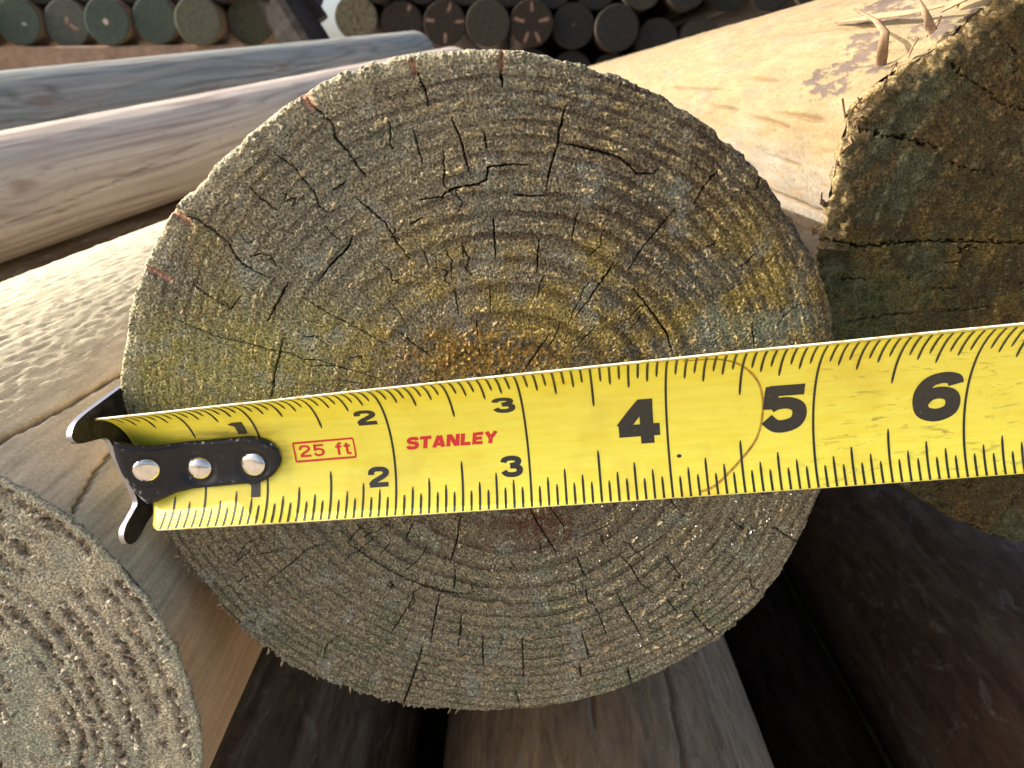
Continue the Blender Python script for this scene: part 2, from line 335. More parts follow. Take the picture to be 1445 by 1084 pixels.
CHIPS = [(-28.6, 62.0, 2.4, 0.95), (-53.0, 43.0, 3.0, 0.75), (-58.2, 32.4, 3.0, 0.65), (4.0, 68.0, 2.2, 0.5), (-10.6, 67.0, 1.6, 0.5)]
def main_h(X, Z, edge, T):
    r, a, ph = ring_coord(X, Z, 11)
    ua = a*r
    ph = ph+0.07*fbm(X*0.8, Z*0.8, 15, 3, 0.7)+0.05*perlin(ua*0.9, r*0.2, 17)
    f = ph-np.floor(ph); ridx = np.floor(ph)
    low = sstep(-8, -40, Z)                                   # lower half: ledges
    left = sstep(-30, -58, X)*sstep(52, 30, Z)
    late = sstep(0.56, 0.74, f)*sstep(1.0, 0.94, f)
    early = 1-late
    wx = X+0.5*perlin(X*.7, Z*.7, 3); wz = Z+0.5*perlin(X*.7+30, Z*.7, 4)
    d1, v1 = worley(wx*1.05, wz*1.05, 1)                      # torn fibre bundles
    d2, v2 = worley(wx*2.1, wz*2.1, 2)
    d3, v3 = worley(ua*0.42+0.5*perlin(X*.5, Z*.5, 7), r*1.05+0.3*perlin(X*.9, Z*.9, 8), 3)   # flakes lying along the rings
    patch = sstep(-0.05, 0.35, fbm(X*0.11, Z*0.11, 9, 3))
    g1 = sstep(0.62, 0.12, d1)*v1*v1; g2 = sstep(0.62, 0.1, d2)*v2*v2
    urz = sstep(-20, 25, X)*sstep(8, 20, Z)
    g3 = sstep(0.55, 0.15, d3)*(v3 > 0.62-0.2*urz)*np.maximum(patch, 0.75*urz)
    fine = fbm(X*2.6, Z*2.6, 21, 3, 0.65)
    fib = perlin(ua*1.1, r*3.6, 23)+0.6*perlin(ua*2.3, r*6.5, 24)             # fibre torn round the rings by the saw
    tear = fbm(X*0.22, Z*0.22, 31, 4, 0.6)
    rough = 0.35+0.9*sstep(-0.2, 0.5, tear)
    streak = perlin(ua*0.25, r*1.1, 52)
    H = early*rough*(0.12*g1+0.14*g2+0.10*fib)+0.15*g3*early+0.12*fine+0.08*tear+0.05*streak-0.03*late
    rimk = sstep(6.5, 0.5, edge)
    H += rimk*(0.40*g1+0.30*g2+0.12*fib)*sstep(-20, 20, Z)*sstep(45, 5, X)*sstep(-0.3, 0.3, tear)
    k = (0.06+0.85*low+0.55*left)*(0.4+0.8*sstep(-0.3, 0.4, fbm(X*0.12, Z*0.12, 61, 2)))      # ledges: rings stand proud and break off
    brk = f+0.10*perlin(ua*0.55, ridx*7.7, 63)+0.05*perlin(ua*1.6, ridx*5.1, 64)
    saw = np.where(brk < 0.82, brk*0.75, 0.615-(brk-0.82)*3.4)
    H += k*0.62*(saw-0.3)
    cr = crack_depth(X, Z, CRACKS+random_checks(90, PITH, 14, 64, -math.pi, math.pi, 5, 0.4, 0.8, 2, 9), deep=2.6)
    hollow = np.exp(-(((X+1)/13)**2+((Z-17)/4.8)**2))
    H += hollow*(0.9*g1+0.5*g3+0.35*fbm(X*1.1, Z*1.1, 66, 3)-0.5)                            # crumbling heart
    chip = np.zeros(X.shape)
    for cx_, cz_, l_, w_ in CHIPS:
        rr_ = math.hypot(cx_, cz_); ux, uz = cx_/rr_, cz_/rr_
        p_ = (X-cx_)*ux+(Z-cz_)*uz; q_ = -(X-cx_)*uz+(Z-cz_)*ux
        chip = np.maximum(chip, sstep(1.15, 0.75, np.sqrt((p_/l_)**2+(q_/w_)**2)+0.15*fine))
    main_store.update(r=r, a=a, f=f, ridx=ridx, ua=ua, late=late, early=early, g1=g1, g2=g2, g3=g3, v1=v1, v2=v2, fine=fine, fib=fib, tear=tear, cr=cr, low=low, left=left, saw=saw, brk=brk, d1=d1, d2=d2, hollow=hollow, chip=chip)
    return (H-cr)*(1-0.8*chip)-0.7*chip
def main_c(X, Z, edge, T, H):
    s = main_store
    n1 = fbm(X*0.05, Z*0.05, 81, 3); n2 = fbm(X*0.11+9, Z*0.11, 85, 3); n3 = fbm(X*0.6, Z*0.6, 89, 3)
    up = sstep(2, 14, Z)
    c = np.zeros(X.shape+(3,), np.float32)+np.array((0.200, 0.175, 0.115), np.float32)
    c = mixc(c, (0.160, 0.160, 0.120), sstep(-0.25, 0.4, n1)*0.8)
    c = mixc(c, (0.180, 0.165, 0.115), s['low']*0.8)
    c = mixc(c, (0.135, 0.145, 0.090), s['low']*sstep(0.0, 0.5, n2)*0.7)
    ur = sstep(-28, 22, X)*sstep(8, 20, Z)
    c = mixc(c, (0.085, 0.062, 0.040), ur*(0.30+0.55*sstep(5, 50, X))*sstep(-0.55, 0.2, n2))
    c = c*(1-0.30*ur*sstep(-10, 35, X))[..., None]
    # dark latewood rings
    rv = 0.5+0.5*np.sin(s['ridx']*12.9898+1.2*n1)
    lt = s['late']*(0.40+0.50*ur+0.2*s['left'])*(0.6+0.4*rv)*(0.5+0.5*sstep(-0.4, 0.2, n2+0.4*n3))
    c = mixc(c, (0.052, 0.036, 0.027), lt)
    c = mixc(c, (0.045, 0.033, 0.025), sstep(0.86, 0.92, s['f'])*sstep(1.0, 0.96, s['f'])*0.6*sstep(-0.5, 0.1, n2))
    # yellow light bounced off the tape, painted into the band just above it
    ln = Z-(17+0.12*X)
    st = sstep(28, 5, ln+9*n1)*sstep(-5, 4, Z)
    tape_bounce = st*(0.45+0.55*s['early'])*sstep(-0.45, 0.25, n2+0.5*n3)
    c = mixc(c, (0.34, 0.262, 0.065), tape_bounce*0.72)
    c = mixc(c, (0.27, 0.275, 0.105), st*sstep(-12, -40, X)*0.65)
    c = mixc(c, (0.27, 0.31, 0.21), sstep(7, 1, np.abs(Z-21.5)+3*n2)*sstep(34, 44, X)*sstep(66, 58, X)*0.55)
    c = mixc(c, (0.25, 0.27, 0.235), sstep(0.3, 0.75, fbm(X*0.13+3, Z*0.13, 95, 3)+0.25*n3)*0.45)
    pale = (s['g1']*0.8+s['g2']*0.5)*s['early']
    c = mixc(c, (0.36, 0.315, 0.21), pale*(0.75-0.25*ur))
    c = mixc(c, (0.36, 0.275, 0.13), s['g3']*s['early']*(0.75-0.2*s['low']))
    c = mixc(c, (0.40, 0.29, 0.075), s['g3']*tape_bounce*0.6)
    c = mixc(c, (0.055, 0.042, 0.030), sstep(0.50, 0.85, s['d2'])*0.5)
    c = c*(1+0.48*np.clip(s['fine'], -1, 1)+0.28*np.clip(s['fib'], -1, 1))[..., None]
    c = mixc(c, (0.06, 0.044, 0.03), sstep(0.80, 0.9, s['brk'])*sstep(1.05, 0.95, s['brk'])*(0.35*s['left']+0.5*s['low']))
    ht = s['hollow']*sstep(-0.35, 0.35, n3+0.6*s['g1']+0.3*s['fine'])
    c = mixc(c, (0.36, 0.205, 0.05), ht*0.95)
    c = mixc(c, (0.42, 0.29, 0.10), s['hollow']*(s['g1'] > 0.35)*0.8)
    c = mixc(c, (0.115, 0.062, 0.042), np.exp(-(((X-10)/12)**2+((Z+19)/6.0)**2))*sstep(-0.7, 0.1, n3)*1.0)
    c = mixc(c, (0.42, 0.385, 0.27), sstep(5, 0.5, edge)*sstep(30, -10, X)*sstep(-8, 20, Z)*0.55)
    c = mixc(c, (0.075, 0.062, 0.042), sstep(7, 2, edge)*sstep(35, 55, X)*sstep(10, 25, Z)*0.5)
    c = mixc(c, (0.030, 0.022, 0.016), sstep(0.5, 1.6, s['cr'])*0.92)
    c = mixc(c, (0.44, 0.25, 0.165), s['chip']*0.95)
    return c
post = empty('round_post', (0, 0, -0.0695), 'weathered cracked post end with tape measure laid across it', 'post', 'posts in the front pile')
th_m = np.linspace(-np.pi, np.pi, 2150, endpoint=False)
main_r0 = outline_fn(OUT, (0, 0), 69.0, 1.0)
def main_r(th):
    d = np.degrees(th); lowleft = sstep(-175, -160, d)*sstep(-85, -105, d)
    return main_r0(th)+lowleft*0.55*np.abs(fbm(th*55, th*0+3, 99, 3))*2-0.0
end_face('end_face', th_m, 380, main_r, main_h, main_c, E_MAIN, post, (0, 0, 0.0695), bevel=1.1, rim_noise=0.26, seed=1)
shaft('shaft', 68.0, 1900, S_MAIN, post, (0, 0, 0.0695), rfun=main_r0, y0=4, nth=260, ny=60, taper=0.05,
      dfun=lambda T, Y: -0.7+0.25*fbm(T*30, Y*0.05, 110, 2))

# curled splinter chips lying on the torn ledges
FLAKE_M = side_mat('pale_splinter', [(0.3, (0.26, 0.20, 0.115)), (0.7, (0.40, 0.31, 0.185))], across=900, along=300)
def flake_mesh(seed, n=7, m=4):
    r = np.random.default_rng(seed); V = []
    for side_ in (1, -1):
        for i in range(n):
            t = i/(n-1)*2-1; w = (1-abs(t)**1.6)*0.36+0.03
            for j in range(m):
                q = j/(m-1)*2-1
                V.append((t*(1+0.1*q*r.normal()), side_*0.06*(1-q*q)*(1-t*t)-0.25*(q*q)*0.6-0.22*t*t+0.05*r.normal()*0.5, q*w+0.08*math.sin(3*t+seed)))
    F = []
    for k in (0, 1):
        o = k*n*m
        for i in range(n-1):
            for j in range(m-1):
                q = [o+i*m+j, o+i*m+j+1, o+(i+1)*m+j+1, o+(i+1)*m+j]
                F.append(q if k else q[::-1])
    return np_mesh('splinter_chip', np.array(V), np.array(F))
flakes = [flake_mesh(k) for k in range(5)]
for f_ in flakes: f_.materials.append(FLAKE_M)
fr = np.random.default_rng(77)
spots = [(x, z, fr.uniform(0.75, 1.5)) for x, z in FLAKES]
for _ in range(46):
    a = fr.uniform(-2.5, -0.75); q = 34+30*fr.random()**0.7
    spots.append((PITH[0]+q*math.cos(a), PITH[1]+q*math.sin(a)*0.98, fr.uniform(0.3, 0.85)))
for _ in range(22):
    a = fr.uniform(0.5, 2.9); q = fr.uniform(58, 66)
    spots.append((q*math.cos(a), q*math.sin(a), fr.uniform(0.35, 0.7)))
for x, z, sc_ in spots:
    if math.hypot(x, z) > 67.0: continue
    o = bpy.data.objects.new('splinter_chip', flakes[fr.integers(5)]); col.objects.link(o); o.parent = post
    o.location = (x*0.001, -0.00055-0.0003*sc_, 0.0695+z*0.001)
    tang = math.atan2(z-PITH[1], x-PITH[0])+math.pi/2
    o.rotation_euler = (fr.normal(0, 0.35), -(tang+fr.normal(0, 0.35)), fr.normal(0, 0.25))
    o.scale = (0.00115*sc_, 0.0011*sc_, 0.00105*sc_)
# torn fibre ends standing out past the lower left rim
for k in range(30):
    a = math.radians(fr.uniform(-168, -88)); rr_ = float(main_r0(np.array([a]))[0])+fr.uniform(-0.3, 0.5)
    o = bpy.data.objects.new('rim_splinter', flakes[fr.integers(5)]); col.objects.link(o); o.parent = post
    o.location = (rr_*math.cos(a)*0.001, fr.uniform(-0.0002, 0.0012), 0.0695+rr_*math.sin(a)*0.001)
    o.rotation_euler = (fr.normal(0, 0.5), -(a+fr.normal(0, 0.6)), fr.normal(0, 0.5))
    s_ = 0.35+1.3*fr.random()**2; o.scale = (0.0011*s_, 0.0009*s_, 0.0008*s_)

# pale dust and fibre flecks caught on the lower part of the face, too many to count
FLECK_M = Mat('pale_flecks'); FLECK_M.out(Base_Color=(0.45, 0.42, 0.36), Roughness=0.8)
fv = []; ff = []
for k in range(130):
    a = fr.uniform(-2.9, 0.1) if k % 4 else fr.uniform(-0.6, 0.05); q = 68*math.sqrt(fr.uniform(0.12, 0.97))
    x, z = q*math.cos(a), q*math.sin(a)
    if z > -14+0.12*x: continue
    s_ = fr.uniform(0.08, 0.22); l_ = s_*fr.uniform(1, 2.6); t = fr.uniform(0, 3.14); b = len(fv)
    for dx, dz, dy in ((l_, 0, 0.05), (0, s_, 0.1), (-l_, 0, 0.02), (0, -s_, 0.08), (0, 0, -0.16)):
        fv.append(((x+dx*math.cos(t)-dz*math.sin(t))*1e-3, -0.0004+dy*1e-3-fr.uniform(0, 0.0003), (x*0+z+dx*math.sin(t)+dz*math.cos(t))*1e-3+0.0695))
    ff += [(b, b+1, b+4), (b+1, b+2, b+4), (b+2, b+3, b+4), (b+3, b, b+4)]
o = link('debris_flecks', np_mesh('debris_flecks', np.array(fv), None, np.array(ff), smooth=False), FLECK_M.m, post); o['kind'] = 'stuff'
# ------------------------------------------------------------------ left post
LC = (-133.0, -61.0); LR = 71.3; LY = -0.009
E_LEFT = end_grain_mat('left_end_grain', 0.7)
left = empty('round_post', (LC[0]*1e-3, LY, LC[1]*1e-3-LR*1e-3), 'pale green post with rows of torn grains on its end, bottom left', 'post', 'posts in the front pile')
left_r = outline_fn(LOUT, LC, LR, 3.0)
ls = {}
def left_h(X, Z, edge, T):
    r = np.hypot(X+4, Z+6)+1.1*fbm(X*0.05, Z*0.05, 201, 2)
    a = np.arctan2(Z+6, X+4); ua = a*r
    ph = r/4.6+0.22*fbm(ua*0.06, r*0.08, 205, 2)+0.10*perlin(ua*0.35, r*0.3, 206); f = ph-np.floor(ph); ri = np.floor(ph)
    row = sstep(0.15, 0.40, f)*sstep(0.95, 0.70, f)
    patch = sstep(-0.35, 0.25, fbm(X*0.07, Z*0.07, 209, 3)+0.12)
    row = row*patch*sstep(0.8, 2.2, edge)
    wx = ua*0.60+0.7*fbm(X*.25, Z*.25, 211, 2); wz = r*0.72+0.6*fbm(X*.3+9, Z*.3, 213, 2)
    d1, v1 = worley(wx, wz, 11); d2, v2 = worley(X*1.25+.4*perlin(X*.8, Z*.8, 216), Z*1.25, 12); d3, v3 = worley(wx*1.9, wz*1.9, 14)
    g1 = sstep(0.66, 0.12, d1); g2 = sstep(0.6, 0.1, d2); g3 = sstep(0.6, 0.1, d3)
    pit = row*(v1 < 0.42)*g1*(0.4+0.6*v3); lump = row*((v1 > 0.62)*g1*(v1*1.6-0.8)+0.45*g3*(v3 > 0.6))
    fine = fbm(X*2.2, Z*2.2, 221, 3, 0.65); fib = perlin(ua*0.9, r*3.2, 222)
    H = 0.12*fine+0.06*fib+0.10*g2*v2+0.22*fbm(X*0.2, Z*0.2, 223, 3)-0.45*row-1.25*pit+1.0*lump+0.30*row*(g2*v2+0.5*fine)
    cr = crack_depth(X, Z, random_checks(40, (-4, -6), 18, 58, -math.pi, math.pi, 33, 1.0, 2.0), deep=2.0)
    ls.update(row=row, pit=pit, lump=lump, g2=g2, v2=v2, v1=v1, cr=cr, fine=fine, fib=fib)
    return H-cr
def left_c(X, Z, edge, T, H):
    n1 = fbm(X*0.05, Z*0.05, 231, 3); n2 = fbm(X*0.3, Z*0.3, 235, 2)
    c = np.zeros(X.shape+(3,), np.float32)+np.array((0.36, 0.325, 0.235), np.float32)
    c = mixc(c, (0.275, 0.285, 0.215), sstep(-0.2, 0.4, n1)*0.8)
    c = mixc(c, (0.20, 0.15, 0.095), ls['row']*0.6)
    c = mixc(c, (0.085, 0.052, 0.028), ls['pit']*0.95)
    c = mixc(c, (0.50, 0.44, 0.335), ls['lump']*(0.5+0.5*ls['v1']))
    c = mixc(c, (0.33, 0.22, 0.13), ls['lump']*(ls['v1'] < 0.7)*0.7)
    c = mixc(c, (0.26, 0.34, 0.28), sstep(-20, -60, Z)*sstep(0.0, 0.5, n2)*0.5)
    c = mixc(c, (0.31, 0.31, 0.23), sstep(2.2, 0.8, edge)*0.7)
    c = c*(1+0.30*np.clip(ls['fine'], -1, 1)+0.15*np.clip(ls['fib'], -1, 1))[..., None]
    c = mixc(c, (0.05, 0.038, 0.025), sstep(0.3, 1.2, ls['cr']))
    return c
end_face('end_face', dense_angles(-35, 115, 900, 180), 215, left_r, left_h, left_c, E_LEFT, left, (0, 0, LR*1e-3), bevel=0.7, skirt=1.2, rim_noise=0.28, seed=2)
S_LEFT = side_mat('left_post_side', [(0.3, (0.42, 0.36, 0.22)), (0.7, (0.60, 0.51, 0.34))], fibre=0.5, attr=True, along=45, across=520, flat=0.6)
def fibre_lumps(T, Y, R, seed, su=0.9, sv=0.16):
    u = T*R
    w = Y*sv+0.35*fbm(u*0.12, Y*0.03, seed, 2)
    a = fbm(u*su+0.6*perlin(u*.15, Y*.04, seed+3), w, seed+5, 3, 0.6)
    return a
L_CHECK = [(58.5, -3.4), (56.3, 25), (54.1, 64), (53, 120), (51, 300)]
L_CHECK2 = [(40.5, -6), (44.2, 17), (45.5, 45), (46.5, 90)]
def groove(T, Y, R, line, hw, seed):
    y = np.array([p[1] for p in line]); a = np.radians([p[0] for p in line])
    aa = np.interp(Y, y, a); d = np.abs((T-aa)*R+0.35*perlin(Y*0.12, Y*0+seed, seed))
    m = sstep(y[0]-2, y[0]+6, Y)*sstep(y[-1]+5, y[-1]-25, Y)
    return sstep(hw, hw*0.35, d)*m
def left_d(T, Y):
    t = np.degrees(T)
    up = sstep(50, 66, t+6*fbm(T*6, Y*0.02, 301, 2))
    D = up*(0.34*fibre_lumps(T, Y, LR, 303, 1.1, 0.18)+0.20*fibre_lumps(T, Y, LR, 308, 1.9, 0.30)*sstep(-0.4, 0.4, fbm(T*8, Y*0.05, 309, 2)))+0.05*fibre_lumps(T, Y, LR, 313, 1.4, 0.05)
    D = D-1.6*groove(T, Y, LR, L_CHECK, 0.62, 1)-1.3*groove(T, Y, LR, L_CHECK2, 0.55, 2)
    return D
def left_sc(T, Y):
    t = np.degrees(T); n = fbm(T*4, Y*0.02, 321, 3); n2 = fbm(T*LR*0.5, Y*0.03, 325, 3)
    c = np.zeros(T.shape+(3,), np.float32)+np.array((0.47, 0.41, 0.275), np.float32)
    c = mixc(c, (0.44, 0.36, 0.27), sstep(62, 50, t+8*n)*0.8)
    c = mixc(c, (0.27, 0.31, 0.25), sstep(54, 34, t+10*n)*(0.6+0.4*n2))
    c = mixc(c, (0.40, 0.24, 0.12), sstep(30, 12, t+8*n)*0.95)  # warm reflected light painted into the colour low on the side
    c = mixc(c, (0.17, 0.17, 0.12), sstep(0.15, 0.5, n2)*sstep(60, 40, t)*sstep(10, 30, t)*0.6)
    g = np.maximum(groove(T, Y, LR, L_CHECK, 0.62, 1), groove(T, Y, LR, L_CHECK2, 0.55, 2))
    c = mixc(c, (0.05, 0.035, 0.022), g)
    c = mixc(c, (0.30, 0.17, 0.07), sstep(0.10, 0.3, g)*sstep(0.9, 0.4, g)*0.6)
    return c
shaft('shaft', LR, 1900, S_LEFT, left, (0, 0, LR*1e-3), rfun=left_r, y0=0.45, ny=320, dfun=left_d, cfun=left_sc, taper=0.03, pw=2.4,
      th=dense_angles(-30, 125, 330, 50))

# ------------------------------------------------------------------ right post
RC = (138.5, 29.1); RR_ = 68.9; RY = 0.026
E_RIGHT = end_grain_mat('right_end_grain', 0.4, 0.75)
right = empty('round_post', (RC[0]*1e-3, RY, RC[1]*1e-3-RR_*1e-3), 'larger rough post with dark mottled end and pale peeling side, right', 'post', 'posts in the front pile')
right_r = outline_fn(ROUT, RC, RR_, 3.0)
rs = {}
RCL = [(w, [(x-RC[0], z-RC[1]) for x, z in p]) for w, p in RCRACKS]
def right_h(X, Z, edge, T):
    fine = fbm(X*1.8, Z*1.8, 401, 3, 0.6); mid = fbm(X*0.25, Z*0.25, 405, 4, 0.6)
    saw_ = perlin(X*0.9+Z*0.45, (Z*0.9-X*0.45)*0.12, 409)
    d2, v2 = worley(X*1.1, Z*1.1, 22); g2 = sstep(0.6, 0.1, d2)*v2
    r = np.hypot(X-8, Z+5)+1.2*fbm(X*0.05, Z*0.05, 411, 2); f = (r/5.2) % 1.0
    H = 0.09*fine+0.20*mid+0.08*saw_+0.09*g2+0.12*sstep(0.6, 0.75, f)*sstep(1.0, 0.9, f)
    cr = crack_depth(X, Z, RCL+random_checks(70, (8, -5), 15, 60, -math.pi, math.pi, 44, 1.0, 1.9, 2, 7), deep=3.4, wob=0.6, seed=45)
    rs.update(cr=cr, mid=mid, g2=g2, f=f)
    rag = sstep(9, 1, edge)*(T > 1.9)
    return H-cr-rag*0.8*sstep(-0.2, 0.5, fbm(X*0.3, Z*0.3, 415, 3))
def right_c(X, Z, edge, T, H):
    n1 = fbm(X*0.045+4, Z*0.045, 421, 3); n2 = fbm(X*0.10, Z*0.10+7, 425, 4, 0.6); n3 = fbm(X*0.35, Z*0.35, 429, 3)
    c = np.zeros(X.shape+(3,), np.float32)+np.array((0.085, 0.073, 0.042), np.float32)
    c = mixc(c, (0.090, 0.098, 0.070), sstep(-0.1, 0.4, n1)*0.9)
    c = mixc(c, (0.098, 0.068, 0.034), sstep(0.05, 0.45, n2)*0.7)
    c = mixc(c, (0.17, 0.14, 0.045), sstep(16, 4, np.abs(Z+3))*sstep(-0.2, 0.3, n2)*0.55)
    c = mixc(c, (0.10, 0.13, 0.075), sstep(-30, -62, X)*sstep(5, -10, Z)*0.8)
    c = mixc(c, (0.15, 0.165, 0.135), sstep(0.35, 0.8, n3+0.3*n1)*0.5)
    c = mixc(c, (0.04, 0.03, 0.02), sstep(0.2, 0.55, -n3)*0.5)
    c = mixc(c, (0.24, 0.17, 0.09), rs['g2']*(n2 > 0.1)*0.6)
    c = mixc(c, (0.46, 0.36, 0.22), sstep(5.5, 1.0, edge+3*n3)*(T > 1.9)*(T < 3.1)*0.75)
    c = c*np.array((0.64, 0.60, 0.47), np.float32)
    c = mixc(c, (0.020, 0.015, 0.011), sstep(0.25, 1.2, rs['cr']))
    return c
end_face('end_face', dense_angles(95, 290, 780, 160), 195, right_r, right_h, right_c, E_RIGHT, right, (0, 0, RR_*1e-3), bevel=1.2, skirt=2.0, rim_noise=0.28, seed=3)
S_RIGHT = side_mat('right_post_side', [(0.3, (0.14, 0.105, 0.055)), (0.7, (0.25, 0.19, 0.10))], fibre=0.4, attr=True, along=60, across=300, bumpd=0.0004, flat=0.6)
GOUGES = [([(147.5, 96), (147.0, 113), (146.2, 135)], 0.55), ([(155.6, 118), (155.2, 137), (154.6, 170)], 0.5), ([(156.6, 40), (155.9, 61), (155.6, 88)], 0.7),
          ([(158.5, 62), (157.4, 83), (157.0, 108)], 0.5), ([(172, 5), (171.5, 40), (171, 90)], 0.4), ([(162, 20), (161.5, 40)], 0.3), ([(165, 45), (164.5, 75)], 0.3),
          ([(150, 150), (149.5, 200), (149, 260)], 0.4), ([(134, 60), (133, 90), (132, 130)], 0.5)]
BARK = [(144.5, 55, 4.2, 11), (147.5, 68, 3.2, 7), (140.5, 52, 3.5, 8), (137.5, 62, 3.0, 9), (150.5, 52, 2.4, 12), (131, 62, 2.6, 16), (146, 38, 2.0, 8), (136, 33, 2.5, 9), (133, 24, 2.2, 6), (127, 75, 3, 14)]
def bark_mask(T, Y):
    t = np.degrees(T); m = np.zeros(T.shape)
    for a, y, da, dy in BARK:
        m = np.maximum(m, 1.25-np.sqrt(((t-a)/da)**2+((Y+26-y)/dy)**2))
    n = fbm(T*RR_*0.55, Y*0.16, 501, 4, 0.65)
    return sstep(0.0, 0.12, m-0.45+0.7*n)*(m > 0.02)
def right_d(T, Y):
    D = 0.10*fibre_lumps(T, Y, RR_, 511, 0.7, 0.12)+0.35*fbm(T*9, Y*0.02, 517, 3)
    low_ = sstep(158, 168, np.degrees(T))
    D += low_*0.16*fbm(T*RR_*1.2, Y*1.0, 519, 3, 0.6)
    for line, hw in GOUGES:
        l2 = [(a, y-26) for a, y in line]
        D -= 1.1*groove(T, Y, RR_, l2, hw*1.2, 7)*sstep(l2[0][1]-4, l2[0][1]+8, Y)
    D += 0.32*bark_mask(T, Y)
    return D-0.15
def right_sc(T, Y):
    t = np.degrees(T); n = fbm(T*5, Y*0.02, 521, 3); n2 = fbm(T*RR_*0.35, Y*0.05, 525, 3)
    c = np.zeros(T.shape+(3,), np.float32)+np.array((0.215, 0.162, 0.080), np.float32)
    c = mixc(c, (0.195, 0.168, 0.098), sstep(0.0, 0.5, n)*0.7)
    c = mixc(c, (0.215, 0.19, 0.16), sstep(157, 170, t+5*n)*0.75)
    c = mixc(c, (0.28, 0.165, 0.07), sstep(0.2, 0.6, n2)*0.45)
    c = mixc(c, (0.17, 0.14, 0.115), sstep(0.3, 0.6, fbm(T*RR_*0.12, Y*0.03, 529, 3))*0.4)
    c = mixc(c, (0.060, 0.042, 0.042), bark_mask(T, Y)*0.95)
    for line, hw in GOUGES:
        l2 = [(a, y-26) for a, y in line]
        c = mixc(c, (0.15, 0.085, 0.035), groove(T, Y, RR_, l2, hw, 7)*0.85)
    sp = perlin(T*RR_*2.2, Y*1.8, 533)
    c = mixc(c, (0.09, 0.06, 0.03), sstep(0.50, 0.60, sp)*0.7)
    return c
shaft('shaft', RR_-0.5, 1900, S_RIGHT, right, (0, 0, RR_*1e-3), rfun=right_r, y0=0.9, ny=340, dfun=right_d, cfun=right_sc, taper=0.02, pw=2.4,
      th=dense_angles(85, 200, 340, 60))

# peeling bark strips and splinters on the right post
STRIP_M = side_mat('peeled_strip', [(0.3, (0.22, 0.13, 0.07)), (0.7, (0.34, 0.225, 0.13))], across=600, along=600, fibre=0.4)
def strip(parent, pts, widths, name, mat, thick=0.0005, wdir=(0.5, 0.6, 0.1)):
    P = [Vector(p) for p in pts]; V = []; n = len(P)
    for i, p in enumerate(P):
        t = (P[min(i+1, n-1)]-P[max(i-1, 0)]).normalized()
        w = Vector(wdir); w = (w-t*w.dot(t)).normalized(); u = t.cross(w)
        for a, b in ((-1, -0.2), (-0.3, -0.6), (0.4, -0.5), (1, -0.1), (0.95, 0.4), (0.3, 0.2), (-0.4, 0.1), (-1, 0.5)):
            V.append(p+w*a*widths[i]*0.5+u*b*thick)
    V = np.array([tuple(v) for v in V])-np.array(parent.location)
    F = grid_faces(n, 8, wrap=True)
    Ft = [(0, k, k+1) for k in range(1, 7)]+[((n-1)*8, (n-1)*8+k+1, (n-1)*8+k) for k in range(1, 7)]
    return link(name, np_mesh(name, V, F, np.array(Ft)), mat, parent)
def rp(t, y, lift=0.0):
    a = math.radians(t); r = RR_-0.3+lift
    return ((RC[0]+r*math.cos(a))*1e-3, y*1e-3, (RC[1]+r*math.sin(a))*1e-3)
strip(right, [rp(145.2, 36.5, 0), rp(144.4, 35, 1.4), rp(143.4, 34, 3.0), rp(141.8, 34.2, 4.5), rp(140.0, 40.5, 6.0), rp(136.5, 59, 6.5)],
      [0.0024, 0.0023, 0.0021, 0.0018, 0.0013, 0.0005], 'bark_strip', STRIP_M, 0.0003, (1, 0, 0.15))
strip(right, [rp(139.4, 15.5+10, 0), rp(139.3, 15+10, 1.5), rp(139.2, 14+10, 3.0), rp(138.4, 15+10, 5), rp(137.2, 18+10, 6.2)],
      [0.0018, 0.0017, 0.0015, 0.0011, 0.0004], 'bark_strip', STRIP_M, 0.0003, (1, 0, 0.15))
strip(right, [rp(135, 30, 0.4), rp(134, 24, 1.4), rp(132.5, 17, 1.8), rp(131, 11, 1.0)], [0.001, 0.003, 0.0032, 0.0012], 'bark_strip', STRIP_M, 0.0006, (0.5, 0.1, 0.7))
strip(right, [rp(132, 34, 0.4), rp(131, 27, 1.6), rp(129.5, 19, 1.5), rp(128.5, 13, 0.6)], [0.001, 0.0026, 0.003, 0.001], 'bark_strip', STRIP_M, 0.0006, (0.5, 0.1, 0.7))
strip(right, [rp(133.5, 28, 0.3), rp(134.5, 44, 1.0), rp(134, 60, 1.2), rp(133, 78, 0.8), rp(132, 92, 0.2)], [0.0004, 0.0014, 0.0018, 0.0013, 0.0004], 'bark_strip', STRIP_M, 0.0003, (0.6, 0, 0.8))
strip(right, [rp(158, 30, -0.5), rp(156.8, 28.5, 2.0), rp(155.5, 27.5, 4.0), rp(154.0, 27, 6.0)], [0.0016, 0.0012, 0.0008, 0.0002], 'rim_splinter', STRIP_M, 0.0004, (0.3, 0.9, 0.2))
strip(right, [rp(154.6, 28, -0.5), rp(153.6, 27, 2.0), rp(152.8, 26.5, 3.6)], [0.0009, 0.0007, 0.0002], 'rim_splinter', STRIP_M, 0.0003, (0.3, 0.9, 0.2))
strip(right, [rp(154.6, 28, -0.5), rp(154.2, 26.5, 2.2), rp(154.2, 25.5, 3.6)], [0.0008, 0.0006, 0.0002], 'rim_splinter', STRIP_M, 0.0003, (0.3, 0.9, 0.2))
gr = np.random.default_rng(9)
for k in range(26):
    t = gr.uniform(128, 176)
    strip(right, [rp(t, 29, -0.8), rp(t-gr.uniform(-0.5, 1.2), 27, gr.uniform(0.3, 1.2)), rp(t-gr.uniform(-1, 2.5), gr.uniform(24, 26.5), gr.uniform(0.4, 2.0))],
          [0.0012*gr.uniform(0.4, 1.2), 0.0009*gr.uniform(0.4, 1.2), 0.0002], 'rim_splinter', STRIP_M, 0.0003, (0.3, 0.5, 0.6))

